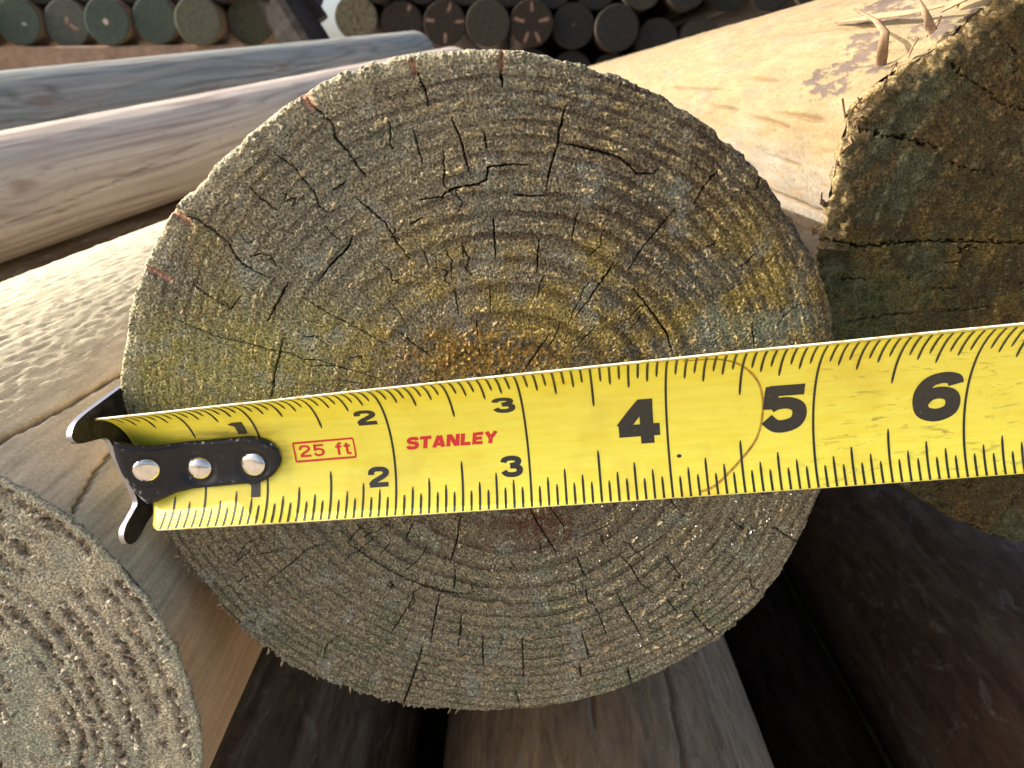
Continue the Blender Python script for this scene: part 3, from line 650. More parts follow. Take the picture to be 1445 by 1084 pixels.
# ------------------------------------------------------------------ posts of the row underneath
def plain_cfun(cols, seed, rings=4.5):
    def f(X, Z, edge, T, H):
        r = np.hypot(X, Z)+1.0*fbm(X*0.05, Z*0.05, seed, 2); n = fbm(X*0.1, Z*0.1, seed+3, 3)
        c = np.zeros(X.shape+(3,), np.float32)+np.array(cols[0], np.float32)
        c = mixc(c, cols[1], sstep(0.5, 0.8, (r/rings) % 1.0)*0.7); c = mixc(c, cols[2], sstep(0.0, 0.5, n))
        return c
    return f
def plain_post(loc, R, length, label, smat, cols, group, seed, rot=None, nth=140, ny=60, checks=(), fth=120, fnr=30, face=True, emat=None, taper=0.02, cfun=None, dk=0.35, scf=None):
    p = empty('round_post', (loc[0], loc[1], loc[2]-(0 if rot is not None else R*1e-3)), label, 'post', group, rot)
    dz = (0, 0, 0 if rot is not None else R*1e-3)
    def dfun(T, Y):
        D = dk*0.5*fbm(T*6, Y*0.01, seed, 2)+0.08*fibre_lumps(T, Y, R, seed+3)
        for line, hw in checks: D = D-1.5*groove(T, Y, R, line, hw, seed)
        return D
    shaft('shaft', R, length, smat, p, dz, nth=nth, ny=ny, dfun=dfun, taper=taper, y0=1.0, cfun=scf)
    if face:
        hf = lambda X, Z, edge, T: 0.15*fbm(X*0.6, Z*0.6, seed+9, 3)
        end_face('end_face', np.linspace(-np.pi, np.pi, fth, endpoint=False), fnr, lambda th: np.full(th.shape, R+0.3), hf, cfun or plain_cfun(cols, seed), emat or E_RIGHT, p, dz, bevel=1.0, skirt=3.0, seed=seed)
    return p
GAPM = Mat('gap_shade'); GAPM.out(Base_Color=GAPM.ramp(GAPM.noise(GAPM.coord((300, 40, 300)), 1.0), [(0.3, (0.010, 0.007, 0.005)), (0.7, (0.028, 0.018, 0.012))]), Roughness=1.0, Specular_IOR_Level=0.0); GAPM = GAPM.m  # near-black colour standing for the shade in the gaps
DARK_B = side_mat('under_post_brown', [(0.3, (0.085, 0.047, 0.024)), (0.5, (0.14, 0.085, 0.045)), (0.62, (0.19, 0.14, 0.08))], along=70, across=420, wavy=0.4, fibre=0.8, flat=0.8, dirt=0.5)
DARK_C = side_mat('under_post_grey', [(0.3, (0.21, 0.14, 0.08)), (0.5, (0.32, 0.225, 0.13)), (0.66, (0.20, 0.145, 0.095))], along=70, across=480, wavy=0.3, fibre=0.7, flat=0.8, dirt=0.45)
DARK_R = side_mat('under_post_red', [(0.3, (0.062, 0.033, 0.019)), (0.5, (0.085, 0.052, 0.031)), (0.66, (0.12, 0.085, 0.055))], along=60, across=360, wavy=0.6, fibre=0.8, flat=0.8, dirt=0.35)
wc = [(0.22, 0.19, 0.13), (0.12, 0.09, 0.06), (0.17, 0.17, 0.12)]
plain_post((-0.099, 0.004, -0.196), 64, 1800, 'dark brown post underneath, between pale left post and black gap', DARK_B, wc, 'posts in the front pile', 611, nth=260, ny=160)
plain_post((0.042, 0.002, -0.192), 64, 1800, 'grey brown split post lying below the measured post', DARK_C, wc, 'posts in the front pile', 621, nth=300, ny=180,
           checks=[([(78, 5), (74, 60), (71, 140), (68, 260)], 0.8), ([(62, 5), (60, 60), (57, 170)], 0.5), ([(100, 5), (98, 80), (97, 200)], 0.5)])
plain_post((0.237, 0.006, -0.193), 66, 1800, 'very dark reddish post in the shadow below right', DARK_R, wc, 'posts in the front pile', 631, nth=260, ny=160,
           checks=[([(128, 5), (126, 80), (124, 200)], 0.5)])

plain_post((0.1395, 0.012, -0.228), 33.5, 1700, 'added black filler for the shade deep in the gap between the two lower posts', GAPM, wc, 'posts in the front pile', 635, nth=80, ny=40)  # added rods, here and below, hide lit ground so the gaps read black
plain_post((-0.028, 0.05, -0.236), 24, 1700, 'added black filler for the shade in the gap below the measured post', GAPM, wc, 'posts in the front pile', 636, nth=80, ny=40)
# ------------------------------------------------------------------ two smooth posts lying behind on the left
CK2 = [([(-26, 650), (-11, 848), (-7.6, 911), (-3, 975), (5, 1050), (15, 1141)], 0.9), ([(-32, 800), (-28.7, 848), (-17, 893), (-12, 940)], 0.6)]
def axis_rot(d): return Vector((0, 1, 0)).rotation_difference(Vector(d).normalized())
SM1 = side_mat('smooth_grey_post', [(0.25, (0.30, 0.32, 0.28)), (0.45, (0.37, 0.38, 0.335)), (0.56, (0.21, 0.20, 0.175)), (0.75, (0.42, 0.37, 0.31))], along=5, across=190, wavy=0.3, fibre=0.5, flat=0.25, dirt=0.3, big=(30, 2.6, 30), attr=True)
SM2 = side_mat('smooth_pink_post', [(0.25, (0.50, 0.45, 0.36)), (0.45, (0.44, 0.385, 0.31)), (0.55, (0.32, 0.26, 0.215)), (0.75, (0.48, 0.42, 0.34))], along=5, across=190, wavy=0.3, fibre=0.45, flat=0.25, dirt=0.25, big=(34, 2.2, 34), attr=True)
def grain_scf(pale, band, tint, R, seed, knots, checks=()):
    def f(T, Y):
        q = T*R*0.085+1.5*fbm(T*1.2, Y*0.0022, seed, 2)+0.25*fbm(T*5, Y*0.006, seed+3, 2)
        kn = np.zeros(T.shape)
        for a, y, ra, ry in knots:
            e = ((np.degrees(T)-a)/ra)**2+((Y-y)/ry)**2; q = q+1.3*np.exp(-e*0.22); kn = np.maximum(kn, sstep(1.1, 0.6, np.sqrt(e)))
        s = 0.5+0.5*np.sin(q*2*np.pi)
        c = np.zeros(T.shape+(3,), np.float32)+np.array(pale, np.float32)
        c = mixc(c, tint, sstep(-0.2, 0.5, fbm(T*2, Y*0.004, seed+6, 3))*0.8)
        c = mixc(c, band, sstep(0.55, 0.98, s)*(0.35+0.5*sstep(-0.4, 0.4, fbm(T*3, Y*0.003, seed+8, 2))))
        c = mixc(c, (0.20, 0.13, 0.09), kn*0.85)
        for line, hw in checks: c = mixc(c, (0.05, 0.04, 0.03), groove(T, Y, R, line, hw, seed))
        return c
    return f
def far_post(o, d, tfar, R, label, mat, seed, checks, scf):
    d = Vector(d); tn = -0.35
    near = Vector(o)+d*tn; L = (tfar-tn)*1000
    return plain_post(tuple(near), R, L, label, mat, wc, 'smooth posts behind', seed, rot=axis_rot(d), nth=220, ny=200, checks=checks, taper=0.0, dk=0.6, scf=scf)
far_post((-0.62927, 0.06826, -0.08844), (0.28258, 0.95358, 0.10407), 1.763, 55, 'smooth pinkish post with a long thin split, behind upper left', SM2, 641,
         CK2, grain_scf((0.46, 0.395, 0.32), (0.22, 0.155, 0.13), (0.42, 0.355, 0.30), 55, 645, [(18, 882, 8, 14)], CK2))
far_post((-0.78818, 0.11028, -0.04301), (0.28385, 0.95415, 0.09497), 1.926, 55, 'smooth blue grey post with dark knot, farthest of the two behind', SM1, 651, [], grain_scf((0.23, 0.25, 0.225), (0.09, 0.085, 0.075), (0.30, 0.265, 0.22), 55, 655, [(25, 1088, 9, 16), (24, 1594, 9, 16)]))

plain_post((-0.643, 0.006, -0.206), 55, 1600, 'added dark post closing the gap underneath the smooth pinkish post', DARK_B, wc, 'smooth posts behind', 661, rot=axis_rot((0.28258, 0.95358, 0.10407)), nth=90, ny=40)  # added to block the view of lit ground and keep the gap dark
# ------------------------------------------------------------------ the stacks in the background
BY = 2.5
E_FAR = end_grain_mat('far_end_grain', 0.2)
FAR_S = side_mat('far_post_side', [(0.3, (0.16, 0.10, 0.055)), (0.7, (0.24, 0.16, 0.09))], along=6, across=120)
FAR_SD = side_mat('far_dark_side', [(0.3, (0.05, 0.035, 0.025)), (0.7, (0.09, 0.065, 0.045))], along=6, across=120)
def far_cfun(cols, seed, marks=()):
    b = plain_cfun([tuple(0.47*x for x in q) for q in cols], seed, 5.5)  # end colours darkened to stand for the shade over the stacks
    def f(X, Z, edge, T, H):
        c = b(X, Z, edge, T, H); r = np.hypot(X, Z)
        for ang, r0, r1, w, mc in marks:
            dd = np.abs(((T-math.radians(ang)+np.pi) % (2*np.pi)-np.pi))*r
            c = mixc(c, mc, sstep(w, w*0.4, dd+2*fbm(X*.1, Z*.1, seed+8, 2))*sstep(r0, r0+8, r)*sstep(r1, r1-8, r))
        return c
    return f
PK = (0.20, 0.125, 0.092)
def far_post_end(x, z, R, label, cols, seed, marks=(), smat=None, y=BY):
    long_ = 480 if x < -0.6 else 1500
    jr = random.Random(seed); R = R*(1+jr.uniform(-0.035, 0.0)); y = y+jr.uniform(-0.03, 0.03)
    return plain_post((x, y, z), R, long_, label, smat or FAR_S, cols, 'posts in the background stacks', seed, nth=64, ny=8, fth=120, fnr=34, emat=E_FAR, cfun=far_cfun(cols, seed, marks), taper=0.0, dk=0.0)
G1 = [(0.095, 0.128, 0.108), (0.068, 0.095, 0.080), (0.12, 0.145, 0.12)]
G2 = [(0.13, 0.15, 0.135), (0.09, 0.115, 0.10), (0.16, 0.17, 0.15)]
G3 = [(0.15, 0.155, 0.115), (0.10, 0.11, 0.08), (0.19, 0.18, 0.14)]
G4 = [(0.10, 0.105, 0.07), (0.06, 0.065, 0.04), (0.13, 0.125, 0.085)]
LBp = [(-1.539, 0.257), (-1.396, 0.253), (-1.251, 0.257), (-1.107, 0.261), (-0.967, 0.257), (-0.821, 0.261)]
far_post_end(*LBp[0], 70, 'green treated post end cut by the left picture edge, upper left', G1, 701, [(-20, 10, 30, 5, (0.3, 0.3, 0.25))])
far_post_end(*LBp[1], 71, 'grey post end with pink chipped marks, second from left in its row', G2, 702, [(80, -6, 22, 9, PK), (-30, 5, 40, 8, PK)])
far_post_end(*LBp[2], 71, 'green post end with pale round heart, third from left', G1, 703, [(-150, -8, 16, 16, (0.36, 0.31, 0.26))])
far_post_end(*LBp[3], 70, 'plain deep green post end, fourth from left in the row', G1, 704)
far_post_end(*LBp[4], 71, 'pale grey green post end, fifth from left in the row', G3, 705)
far_post_end(*LBp[5], 72, 'olive post end with fine dark rings, sixth from left', G4, 706)
D1 = [(0.055, 0.045, 0.036), (0.035, 0.028, 0.022), (0.07, 0.055, 0.042)]  # right stack tones, its shade put into the colour
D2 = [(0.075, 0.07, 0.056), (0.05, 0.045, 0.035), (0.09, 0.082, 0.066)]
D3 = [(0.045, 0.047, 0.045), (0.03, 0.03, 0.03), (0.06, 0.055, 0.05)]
RBp = [(-0.483, 0.267), (-0.343, 0.251), (-0.208, 0.251), (-0.074, 0.251), (0.061, 0.251), (0.193, 0.245), (0.326, 0.237)]
far_post_end(*RBp[0], 66, 'buff post end beside the bright sky gap', [(0.24, 0.22, 0.15), (0.16, 0.14, 0.10), (0.12, 0.10, 0.075)], 711, (), FAR_SD)
far_post_end(*RBp[1], 67, 'brown post end with pink spots at top and foot, next to the buff one', D1, 712, [(60, 38, 62, 7, PK), (-100, 34, 60, 8, (0.3, 0.19, 0.14))], FAR_SD)
far_post_end(*RBp[2], 67, 'dark post end with four pink checks in a cross', D1, 713, [(5, 30, 62, 5, PK), (170, 30, 62, 6, PK), (-90, 25, 60, 6, PK), (70, 30, 62, 5, PK)], FAR_SD)
far_post_end(*RBp[3], 68, 'plain grey post end between two pink checked ones', D2, 714, (), FAR_SD)
far_post_end(*RBp[4], 68, 'dark post end with five pink checks in a star', D1, 715, [(90, 28, 62, 5, PK), (168, 20, 58, 7, PK), (12, 20, 58, 6, PK), (-65, 25, 62, 6, PK), (-112, 25, 62, 6, PK)], FAR_SD)
far_post_end(*RBp[5], 68, 'dark bluish post end right of the five pointed star one', D3, 716, [(90, -5, 10, 6, (0.12, 0.08, 0.05))], FAR_SD)
far_post_end(*RBp[6], 69, 'darkest slate post end, last in the row above the pale post side', D3, 717, (), FAR_SD)
far_post_end(0.398, 0.352, 66, 'dark post end half cut by the top edge, left of two', D2, 721, (), FAR_SD)
far_post_end(0.532, 0.352, 66, 'dark post end half cut by the top edge, right of two', D3, 722, (), FAR_SD)
far_post_end(0.459, 0.205, 64, 'dark post end partly hidden behind the last slate one', D3, 723, (), FAR_SD, BY+0.03)
far_post_end(0.592, 0.205, 64, 'dark post end just showing above the sunlit post side', D2, 724, (), FAR_SD, BY+0.03)
ordn = ['leftmost', 'second', 'third', 'fourth', 'fifth', 'sixth', 'seventh', 'eighth', 'ninth', 'tenth']
far_post_end(-1.683, 0.257, 70, 'green post end outside the left edge, only a sliver showing', G1, 700)
for k in range(7):
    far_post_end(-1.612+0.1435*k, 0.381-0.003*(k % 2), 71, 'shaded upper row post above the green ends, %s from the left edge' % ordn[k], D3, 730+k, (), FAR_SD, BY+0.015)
for k in range(6):
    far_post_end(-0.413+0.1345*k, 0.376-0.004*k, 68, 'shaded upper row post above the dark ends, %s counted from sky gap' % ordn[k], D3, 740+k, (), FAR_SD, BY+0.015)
for k in range(4):
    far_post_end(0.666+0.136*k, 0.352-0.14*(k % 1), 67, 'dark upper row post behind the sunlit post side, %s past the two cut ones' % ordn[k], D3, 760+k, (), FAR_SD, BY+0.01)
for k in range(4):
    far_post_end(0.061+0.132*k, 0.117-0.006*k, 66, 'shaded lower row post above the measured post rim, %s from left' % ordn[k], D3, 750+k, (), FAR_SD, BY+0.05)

# timber bearer under the green ends and a dark post leaning beside them
def beam_mesh(a, b, w, h, seed=0, bev=0.006, n=24):
    a, b = Vector(a), Vector(b); d = (b-a); L = d.length; d.normalize()
    s = d.cross(Vector((0, 0, 1))).normalized(); u = s.cross(d)
    prof = []
    for cx_, cz_, a0 in ((w/2-bev, h/2-bev, 0), (-w/2+bev, h/2-bev, 90), (-w/2+bev, -h/2+bev, 180), (w/2-bev, -h/2+bev, 270)):
        for k in range(3):
            t = math.radians(a0+45*k); prof.append((cx_+bev*math.cos(t), cz_+bev*math.sin(t)))
    V = []; r = np.random.default_rng(seed)
    for i in range(n):
        j = r.normal(0, 0.0006, 2)
        for px, pz in prof: V.append(tuple(a+d*(L*i/(n-1))+s*(px+j[0])+u*(pz+j[1])))
    m = len(prof)
    Ft = [(0, k+1, k) for k in range(1, m-1)]+[((n-1)*m, (n-1)*m+k, (n-1)*m+k+1) for k in range(1, m-1)]
    return np_mesh('timber', np.array(V), grid_faces(n, m, wrap=True), np.array(Ft), smooth=False)
BEAM_M = side_mat('bearer_timber', [(0.3, (0.17, 0.11, 0.075)), (0.7, (0.24, 0.165, 0.115))], along=300, across=12)
o = link('bearer_beam', beam_mesh((-1.75, BY+0.05, 0.140), (-0.84, BY+0.05, 0.148), 0.13, 0.085), BEAM_M)
o['label'] = 'reddish brown timber beam under the row of green post ends'; o['category'] = 'beam'
LEAN_M = side_mat('leaning_timber', [(0.3, (0.014, 0.012, 0.011)), (0.7, (0.035, 0.027, 0.022))], along=20, across=40)
o = link('leaning_post', beam_mesh((-0.83, BY+0.10, 0.47), (-0.565, BY+0.02, 0.05), 0.16, 0.115, 3, 0.03), LEAN_M)
o['label'] = 'dark post leaning between the green stack and the sky gap'; o['category'] = 'post'
o = link('prop_block', beam_mesh((-0.70, BY+0.13, 0.37), (-0.635, BY+0.13, 0.262), 0.08, 0.075, 5, 0.02), LEAN_M)
o['label'] = 'brown block end behind the leaning dark post'; o['category'] = 'block'

# ground
GM = Mat('gravel_ground'); v = GM.coord()
g1 = GM.noise(v, 60, 6, 0.65); g2 = GM.noise(v, 6, 4, 0.5)
gc = GM.mix(GM.ramp(g1, [(0.3, (0.28, 0.23, 0.17)), (0.7, (0.50, 0.43, 0.33))]), GM.ramp(g2, [(0.35, 0.8), (0.65, 1.1)]), 0.8, 'MULTIPLY')
GM.bump(g1, 0.6, 0.01); GM.out(Base_Color=gc, Roughness=0.9)
n = 60
gx = np.linspace(-1, 1, n); gx = np.sign(gx)*np.abs(gx)**2.4*60
X, Y = np.meshgrid(gx, gx, indexing='ij')
Zg = -0.262+0.006*fbm(X*2, Y*2, 801, 2)
o = link('ground', np_mesh('ground', np.stack([X, Y, Zg], -1), grid_faces(n, n, flip=True)), GM.m); o['kind'] = 'structure'
# ------------------------------------------------------------------ tape measure
TO = np.array([0.02064, -0.00941, 0.00824])
TA, TB, TC0, TC1, TANG, TK, TKZ, TW, TA1 = 0.08158, 0.12141, -0.10972, -0.01574, 1.85279, -0.08009, -0.05192, 1.25579, -0.18795
INCH = 0.0254
_ex = np.array([math.cos(TB)*math.cos(TA), -math.sin(TA), math.sin(TB)*math.cos(TA)])
_n = np.array([0, -1.0, 0]); _n = _n-_ex*(_n@_ex); _n /= np.linalg.norm(_n)
_ev = np.cross(_ex, _n); _ev = _ev if _ev[2] > 0 else -_ev
def blade0(u, v):
    """blade surface: u inches along, v -0.5..0.5 across"""
    u = np.asarray(u, float); v = np.asarray(v, float); u, v = np.broadcast_arrays(u, v)
    uu = u-3.5; ang = np.abs(TANG+TA1*np.clip(uu, -3.7, 4.0))+0.05
    c = TC0+TC1*uu
    N = np.cos(c)[..., None]*_n+np.sin(c)[..., None]*_ev
    E = np.cos(c)[..., None]*_ev-np.sin(c)[..., None]*_n
    rad = INCH*TW/ang; th = v*ang
    return TO+(uu*INCH)[..., None]*_ex+(rad*np.sin(th))[..., None]*E+(rad*(1-np.cos(th)))[..., None]*N+(TK*.001*uu*uu)[..., None]*_n+(TKZ*.001*uu*uu)[..., None]*_ev
def blade(u, v, off=0.0):
    P = blade0(u, v)
    du = blade0(np.asarray(u)+.01, v)-blade0(np.asarray(u)-.01, v); dv = blade0(u, np.asarray(v)+.005)-blade0(u, np.asarray(v)-.005)
    n = np.cross(du, dv); n /= np.linalg.norm(n, axis=-1)[..., None]
    n = np.where((n[..., 1] > 0)[..., None], -n, n)
    return P+n*np.asarray(off)[..., None] if np.ndim(off) else P+n*off
def hframe(u):
    o_ = blade0(u, 0.); a_ = blade0(u, .5)-blade0(u, -.5); a_ /= np.linalg.norm(a_)
    e_ = blade0(u+.5, 0.)-blade0(u-.5, 0.); e_ /= np.linalg.norm(e_); n_ = np.cross(e_, a_); n_ = n_ if n_[1] < 0 else -n_
    return o_, e_, a_, n_

tape = empty('tape_measure', tuple(TO), 'yellow steel tape measure blade with black end hook across the cut post', 'tape measure')
T0 = np.array(tape.location)

# blade paint: yellow with grime towards the hook, scuffs to the right, faint lengthwise brush marks
BM = Mat('yellow_blade'); 
uvn = BM.n('ShaderNodeAttribute', {'attribute_name': 'along'}); vvn = BM.n('ShaderNodeAttribute', {'attribute_name': 'across'})
cb = BM.n('ShaderNodeCombineXYZ', X=uvn.outputs['Fac'], Y=vvn.outputs['Fac'])
mp1 = BM.n('ShaderNodeMapping', Vector=cb.outputs[0]); mp1.inputs['Scale'].default_value = (2.2, 22, 1)
mp2 = BM.n('ShaderNodeMapping', Vector=cb.outputs[0]); mp2.inputs['Scale'].default_value = (5, 21, 1)
brush = BM.noise(mp1.outputs[0], 1.0, 4, 0.6); scuff = BM.noise(mp2.outputs[0], 1.0, 5, 0.7, 0.8)
blot = BM.noise(cb.outputs[0], 1.6, 4, 0.6)
yel = BM.mix((0.86, 0.79, 0.095), (0.83, 0.72, 0.055), BM.ramp(brush, [(0.35, 0.0), (0.65, 1.0)]))
yel = BM.mix(yel, (0.60, 0.40, 0.02), BM.math('MULTIPLY', BM.ramp(blot, [(0.50, 0.0), (0.70, 1.0)]), 0.4))
sc = BM.math('MULTIPLY', BM.ramp(scuff, [(0.635, 0.0), (0.68, 1.0)]), BM.ramp(uvn.outputs['Fac'], [(0.0, 0.0), (1.0, 1.0)]))
zone = BM.n('ShaderNodeMapRange', Value=uvn.outputs['Fac'], i1=4.7, i2=5.2)
yel = BM.mix(yel, (0.20, 0.12, 0.03), BM.math('MULTIPLY', BM.math('MULTIPLY', BM.ramp(scuff, [(0.57, 0.0), (0.69, 1.0)]), zone.outputs[0]), 0.6))
hz = BM.n('ShaderNodeAttribute', {'attribute_name': 'grime'})
gm = BM.math('MULTIPLY', hz.outputs['Fac'], BM.ramp(scuff, [(0.3, 0.25), (0.62, 1.0)]))
yel = BM.mix(yel, (0.12, 0.075, 0.02), gm)
BM.bump(BM.math('ADD', brush, scuff), 0.06, 0.0003)
BM.out(Base_Color=yel, Roughness=0.38, Specular_IOR_Level=0.45, Coat_Weight=0.25, Coat_Roughness=0.3)
BE = Mat('worn_blade_edge'); e1 = BE.noise(BE.coord(), 900, 3)
BE.out(Base_Color=BE.ramp(e1, [(0.35, (0.42, 0.30, 0.12)), (0.6, (0.72, 0.66, 0.52))]), Roughness=0.5)

nu, nv = 420, 49
vv = np.linspace(-0.5, 0.5, nv)
prof_v = np.concatenate([vv, vv[::-1]]); back = np.concatenate([np.zeros(nv), np.full(nv, -0.00035)])
tt = np.linspace(0, 1, nu)**1.0
corner = 0.05*np.clip((np.abs(prof_v)-0.455)/0.045, 0, 1)**2
u_st = np.where(prof_v > 0, -0.02, -0.02-0.28*prof_v)+corner
U = u_st[None, :]+tt[:, None]*(8.6-u_st[None, :]); Vv = np.broadcast_to(prof_v, U.shape)
ripple = 0.00006*perlin(U*1.3, Vv*2, 902)
P = blade(U, Vv, np.broadcast_to(back, U.shape)+ripple)-T0
F = grid_faces(nu, 2*nv, wrap=True)
cap = []
for i_ in (0, nu-1):
    for j in range(nv-1): cap.append((i_*2*nv+j, i_*2*nv+j+1, i_*2*nv+2*nv-2-j, i_*2*nv+2*nv-1-j))
me = np_mesh('blade', P, np.concatenate([F, np.array(cap)]), attrs={'along': U, 'across': Vv,
     'grime': np.clip(np.maximum(np.exp(-((U-0.75)/0.42)**2-((Vv-0.09)/0.06)**2)*0.8, np.maximum(np.exp(-((U-1.17)/0.06)**2-((Vv+.08)/0.12)**2)*0.5, 0.8*sstep(0.455, 0.5, Vv))), 0, 1)})
mi = np.zeros(len(me.polygons), np.int32); jj = np.tile(np.arange(2*nv), nu-1); mi[:len(jj)] = (jj >= nv-1); mi[len(jj):] = 1
bl = link('blade', me, [BM.m, BE.m], tape); me.polygons.foreach_set('material_index', mi)

# ---- print
INK = Mat('black_print'); k1 = INK.noise(INK.coord(), 1600, 3, 0.7)
INK.out(Base_Color=INK.ramp(k1, [(0.25, (0.012, 0.012, 0.011)), (0.66, (0.022, 0.021, 0.017)), (0.74, (0.20, 0.17, 0.04))]), Roughness=0.45)
RED = Mat('red_print'); RED.out(Base_Color=(0.62, 0.018, 0.022), Roughness=0.45)
RUST = Mat('rust_line'); k2 = RUST.noise(RUST.coord(), 1200, 3); RUST.out(Base_Color=RUST.ramp(k2, [(0.35, (0.30, 0.14, 0.02)), (0.65, (0.55, 0.34, 0.03))]), Roughness=0.7)

def catmull(pts, n=6):
    P_ = [np.array(p, float) for p in pts]; out = []
    for i in range(len(P_)-1):
        p0 = P_[max(i-1, 0)]; p1 = P_[i]; p2 = P_[i+1]; p3 = P_[min(i+2, len(P_)-1)]
        for k in range(n):
            t = k/n; out.append(0.5*((2*p1)+(-p0+p2)*t+(2*p0-5*p1+4*p2-p3)*t*t+(-p0+3*p1-3*p2+p3)*t**3))
    out.append(P_[-1]); return np.array(out)
def dens(pts, step=0.08):
    out = [np.array(pts[0], float)]
    for a, b in zip(pts[:-1], pts[1:]):
        a, b = np.array(a, float), np.array(b, float); m = max(1, int(np.ceil(np.linalg.norm(b-a)/step)))
        for k in range(1, m+1): out.append(a+(b-a)*k/m)
    return np.array(out)
def ribbon(path, w):
    """mitred strip along a path, returns left and right edges"""
    d = np.diff(path, axis=0); d /= (np.linalg.norm(d, axis=1)[:, None]+1e-9)
    nrm = np.stack([-d[:, 1], d[:, 0]], 1)
    nn_ = np.concatenate([nrm[:1], (nrm[:-1]+nrm[1:]), nrm[-1:]])
    nn_[1:-1] /= np.maximum(np.sum(nn_[1:-1]*nrm[:-1], 1), 0.45)[:, None]
    return path+nn_*w/2, path-nn_*w/2
def S(*p): return ('s', p)          # straight stroke
def Cv(*p): return ('c', p)         # curved stroke
GLY = {
 '1': (0.5, [S((.34, 0), (.34, 1)), S((.10, .74), (.30, .90))]),
 '2': (0.8, [Cv((.11, .62), (.12, .78), (.24, .88), (.42, .89), (.60, .85), (.68, .72), (.63, .58), (.46, .45), (.26, .32), (.15, .20), (.13, .12)), S((.05, .115), (.76, .115))]),
 '3': (0.8, [Cv((.10, .70), (.15, .83), (.30, .885), (.48, .88), (.62, .82), (.645, .70), (.56, .59), (.34, .54)), Cv((.34, .515), (.58, .48), (.68, .36), (.65, .20), (.52, .12), (.36, .112), (.19, .16), (.09, .30))]),
 '4': (0.86, [S((.54, .93), (.10, .34)), S((.03, .285), (.83, .285)), S((.58, 1.0), (.58, 0))]),
 '5': (0.8, [S((.74, .885), (.12, .885)), S((.185, .99), (.15, .47)), Cv((.15, .515), (.28, .585), (.48, .59), (.64, .50), (.675, .33), (.60, .18), (.42, .11), (.24, .125), (.09, .27))]),
 '6': (0.8, [Cv((.67, .72), (.62, .84), (.44, .89), (.24, .82), (.125, .62), (.11, .38), (.17, .19), (.32, .11), (.48, .115), (.63, .20), (.665, .36), (.60, .50), (.44, .56), (.26, .52), (.14, .38))]),
 'S': (0.78, [Cv((.66, .72), (.60, .86), (.40, .89), (.20, .86), (.13, .72), (.20, .58), (.42, .52), (.62, .44), (.68, .28), (.60, .14), (.40, .11), (.18, .14), (.10, .30))]),
 'T': (0.78, [S((.02, .88), (.76, .88)), S((.39, .76), (.39, 0))]),
 'A': (0.86, [S((.13, 0), (.40, .97)), S((.73, 0), (.46, .97)), S((.26, .26), (.60, .26))]),
 'N': (0.84, [S((.13, 0), (.13, 1)), S((.71, 0), (.71, 1)), S((.20, .95), (.64, .05))]),
 'L': (0.70, [S((.14, 1), (.14, 0)), S((.26, .12), (.66, .12))]),
 'E': (0.72, [S((.14, 1), (.14, 0)), S((.27, .88), (.68, .88)), S((.27, .5), (.62, .5)), S((.27, .12), (.68, .12))]),
 'Y': (0.80, [S((.40, .46), (.40, 0)), S((.10, .98), (.37, .48)), S((.70, .98), (.43, .48))]),
 'f': (0.46, [Cv((.46, .90), (.32, .91), (.24, .82), (.23, .70), (.23, 0.0)), S((.04, .66), (.20, .66)), S((.27, .66), (.44, .66))]),
 't': (0.46, [Cv((.22, .92), (.22, .30), (.24, .12), (.34, .075), (.46, .09)), S((.02, .68), (.19, .68)), S((.26, .68), (.44, .68))]),
 ' ': (0.45, []),
}
def text_strips(txt, t, gap=0.06):
    x = 0; out = []
    for ch in txt:
        w, st = GLY[ch]
        for kind, p in st:
            path = catmull(p) if kind == 'c' else dens(p)
            a, b = ribbon(path, t); a[:, 0] += x; b[:, 0] += x; out.append((a, b))
        x += w+gap
    return out, x-gap
def print_mesh(name, strips, mat, label=None, off=0.00005):
    """strips of (u, v) edge pairs laid on the blade"""
    V = []; F_ = []; k = 0
    for i, (a, b) in enumerate(strips):
        n_ = len(a); o_ = off+0.000006*(i % 5)
        V.append(blade(a[:, 0], a[:, 1], o_)); V.append(blade(b[:, 0], b[:, 1], o_))
        j = np.arange(n_-1); F_.append(np.stack([k+j, k+j+1, k+n_+j+1, k+n_+j], 1)); k += 2*n_
    ob = link(name, np_mesh(name, np.concatenate(V)-T0, np.concatenate(F_)), mat, tape)
    if label: ob['label'] = label
    return ob
def put_text(name, txt, u0, u1, v0, v1, t, mat, label, slant=0.0, gap=0.06, dv=0.0):
    st, W_ = text_strips(txt, t, gap)
    out = []
    for a, b in st:
        r_ = []
        for e in (a, b):
            x = e[:, 0]/W_; y = e[:, 1]
            r_.append(np.stack([u0+(u1-u0)*x+slant*(v1-v0)*y, v0+(v1-v0)*y+dv*x], 1))
        out.append(tuple(r_))
    return print_mesh(name, out, mat, label)
def hline(u, v0, v1, w, taper=True):
    v = np.linspace(v0, v1, max(6, int(abs(v1-v0)*40)))
    hw = np.full(len(v), w/2)
    if taper: hw[0] *= 0.45
    a = np.stack([u-hw, v], 1); b = np.stack([u+hw, v], 1); return a, b
ticks = []
tr = np.random.default_rng(3)
for k in range(1, 16*8+8):
    u = k/16.0
    if k % 16 == 0:
        continue
    lt = 0.42 if k % 8 == 0 else 0.30 if k % 4 == 0 else 0.255 if k % 2 == 0 else 0.215
    lb = 0.30 if k % 8 == 0 else 0.215 if k % 4 == 0 else 0.170 if k % 2 == 0 else 0.125
    w = 0.0165
    if k > 1 or True:
        ticks.append(hline(u, 0.5-lt+tr.normal(0, .002), 0.478, w))
    if k > 2: ticks.append(hline(u, -0.5+lb+tr.normal(0, .002), -0.497, w))
print_mesh('tick_marks', ticks, INK.m, 'black sixteenth inch graduation marks along both edges')
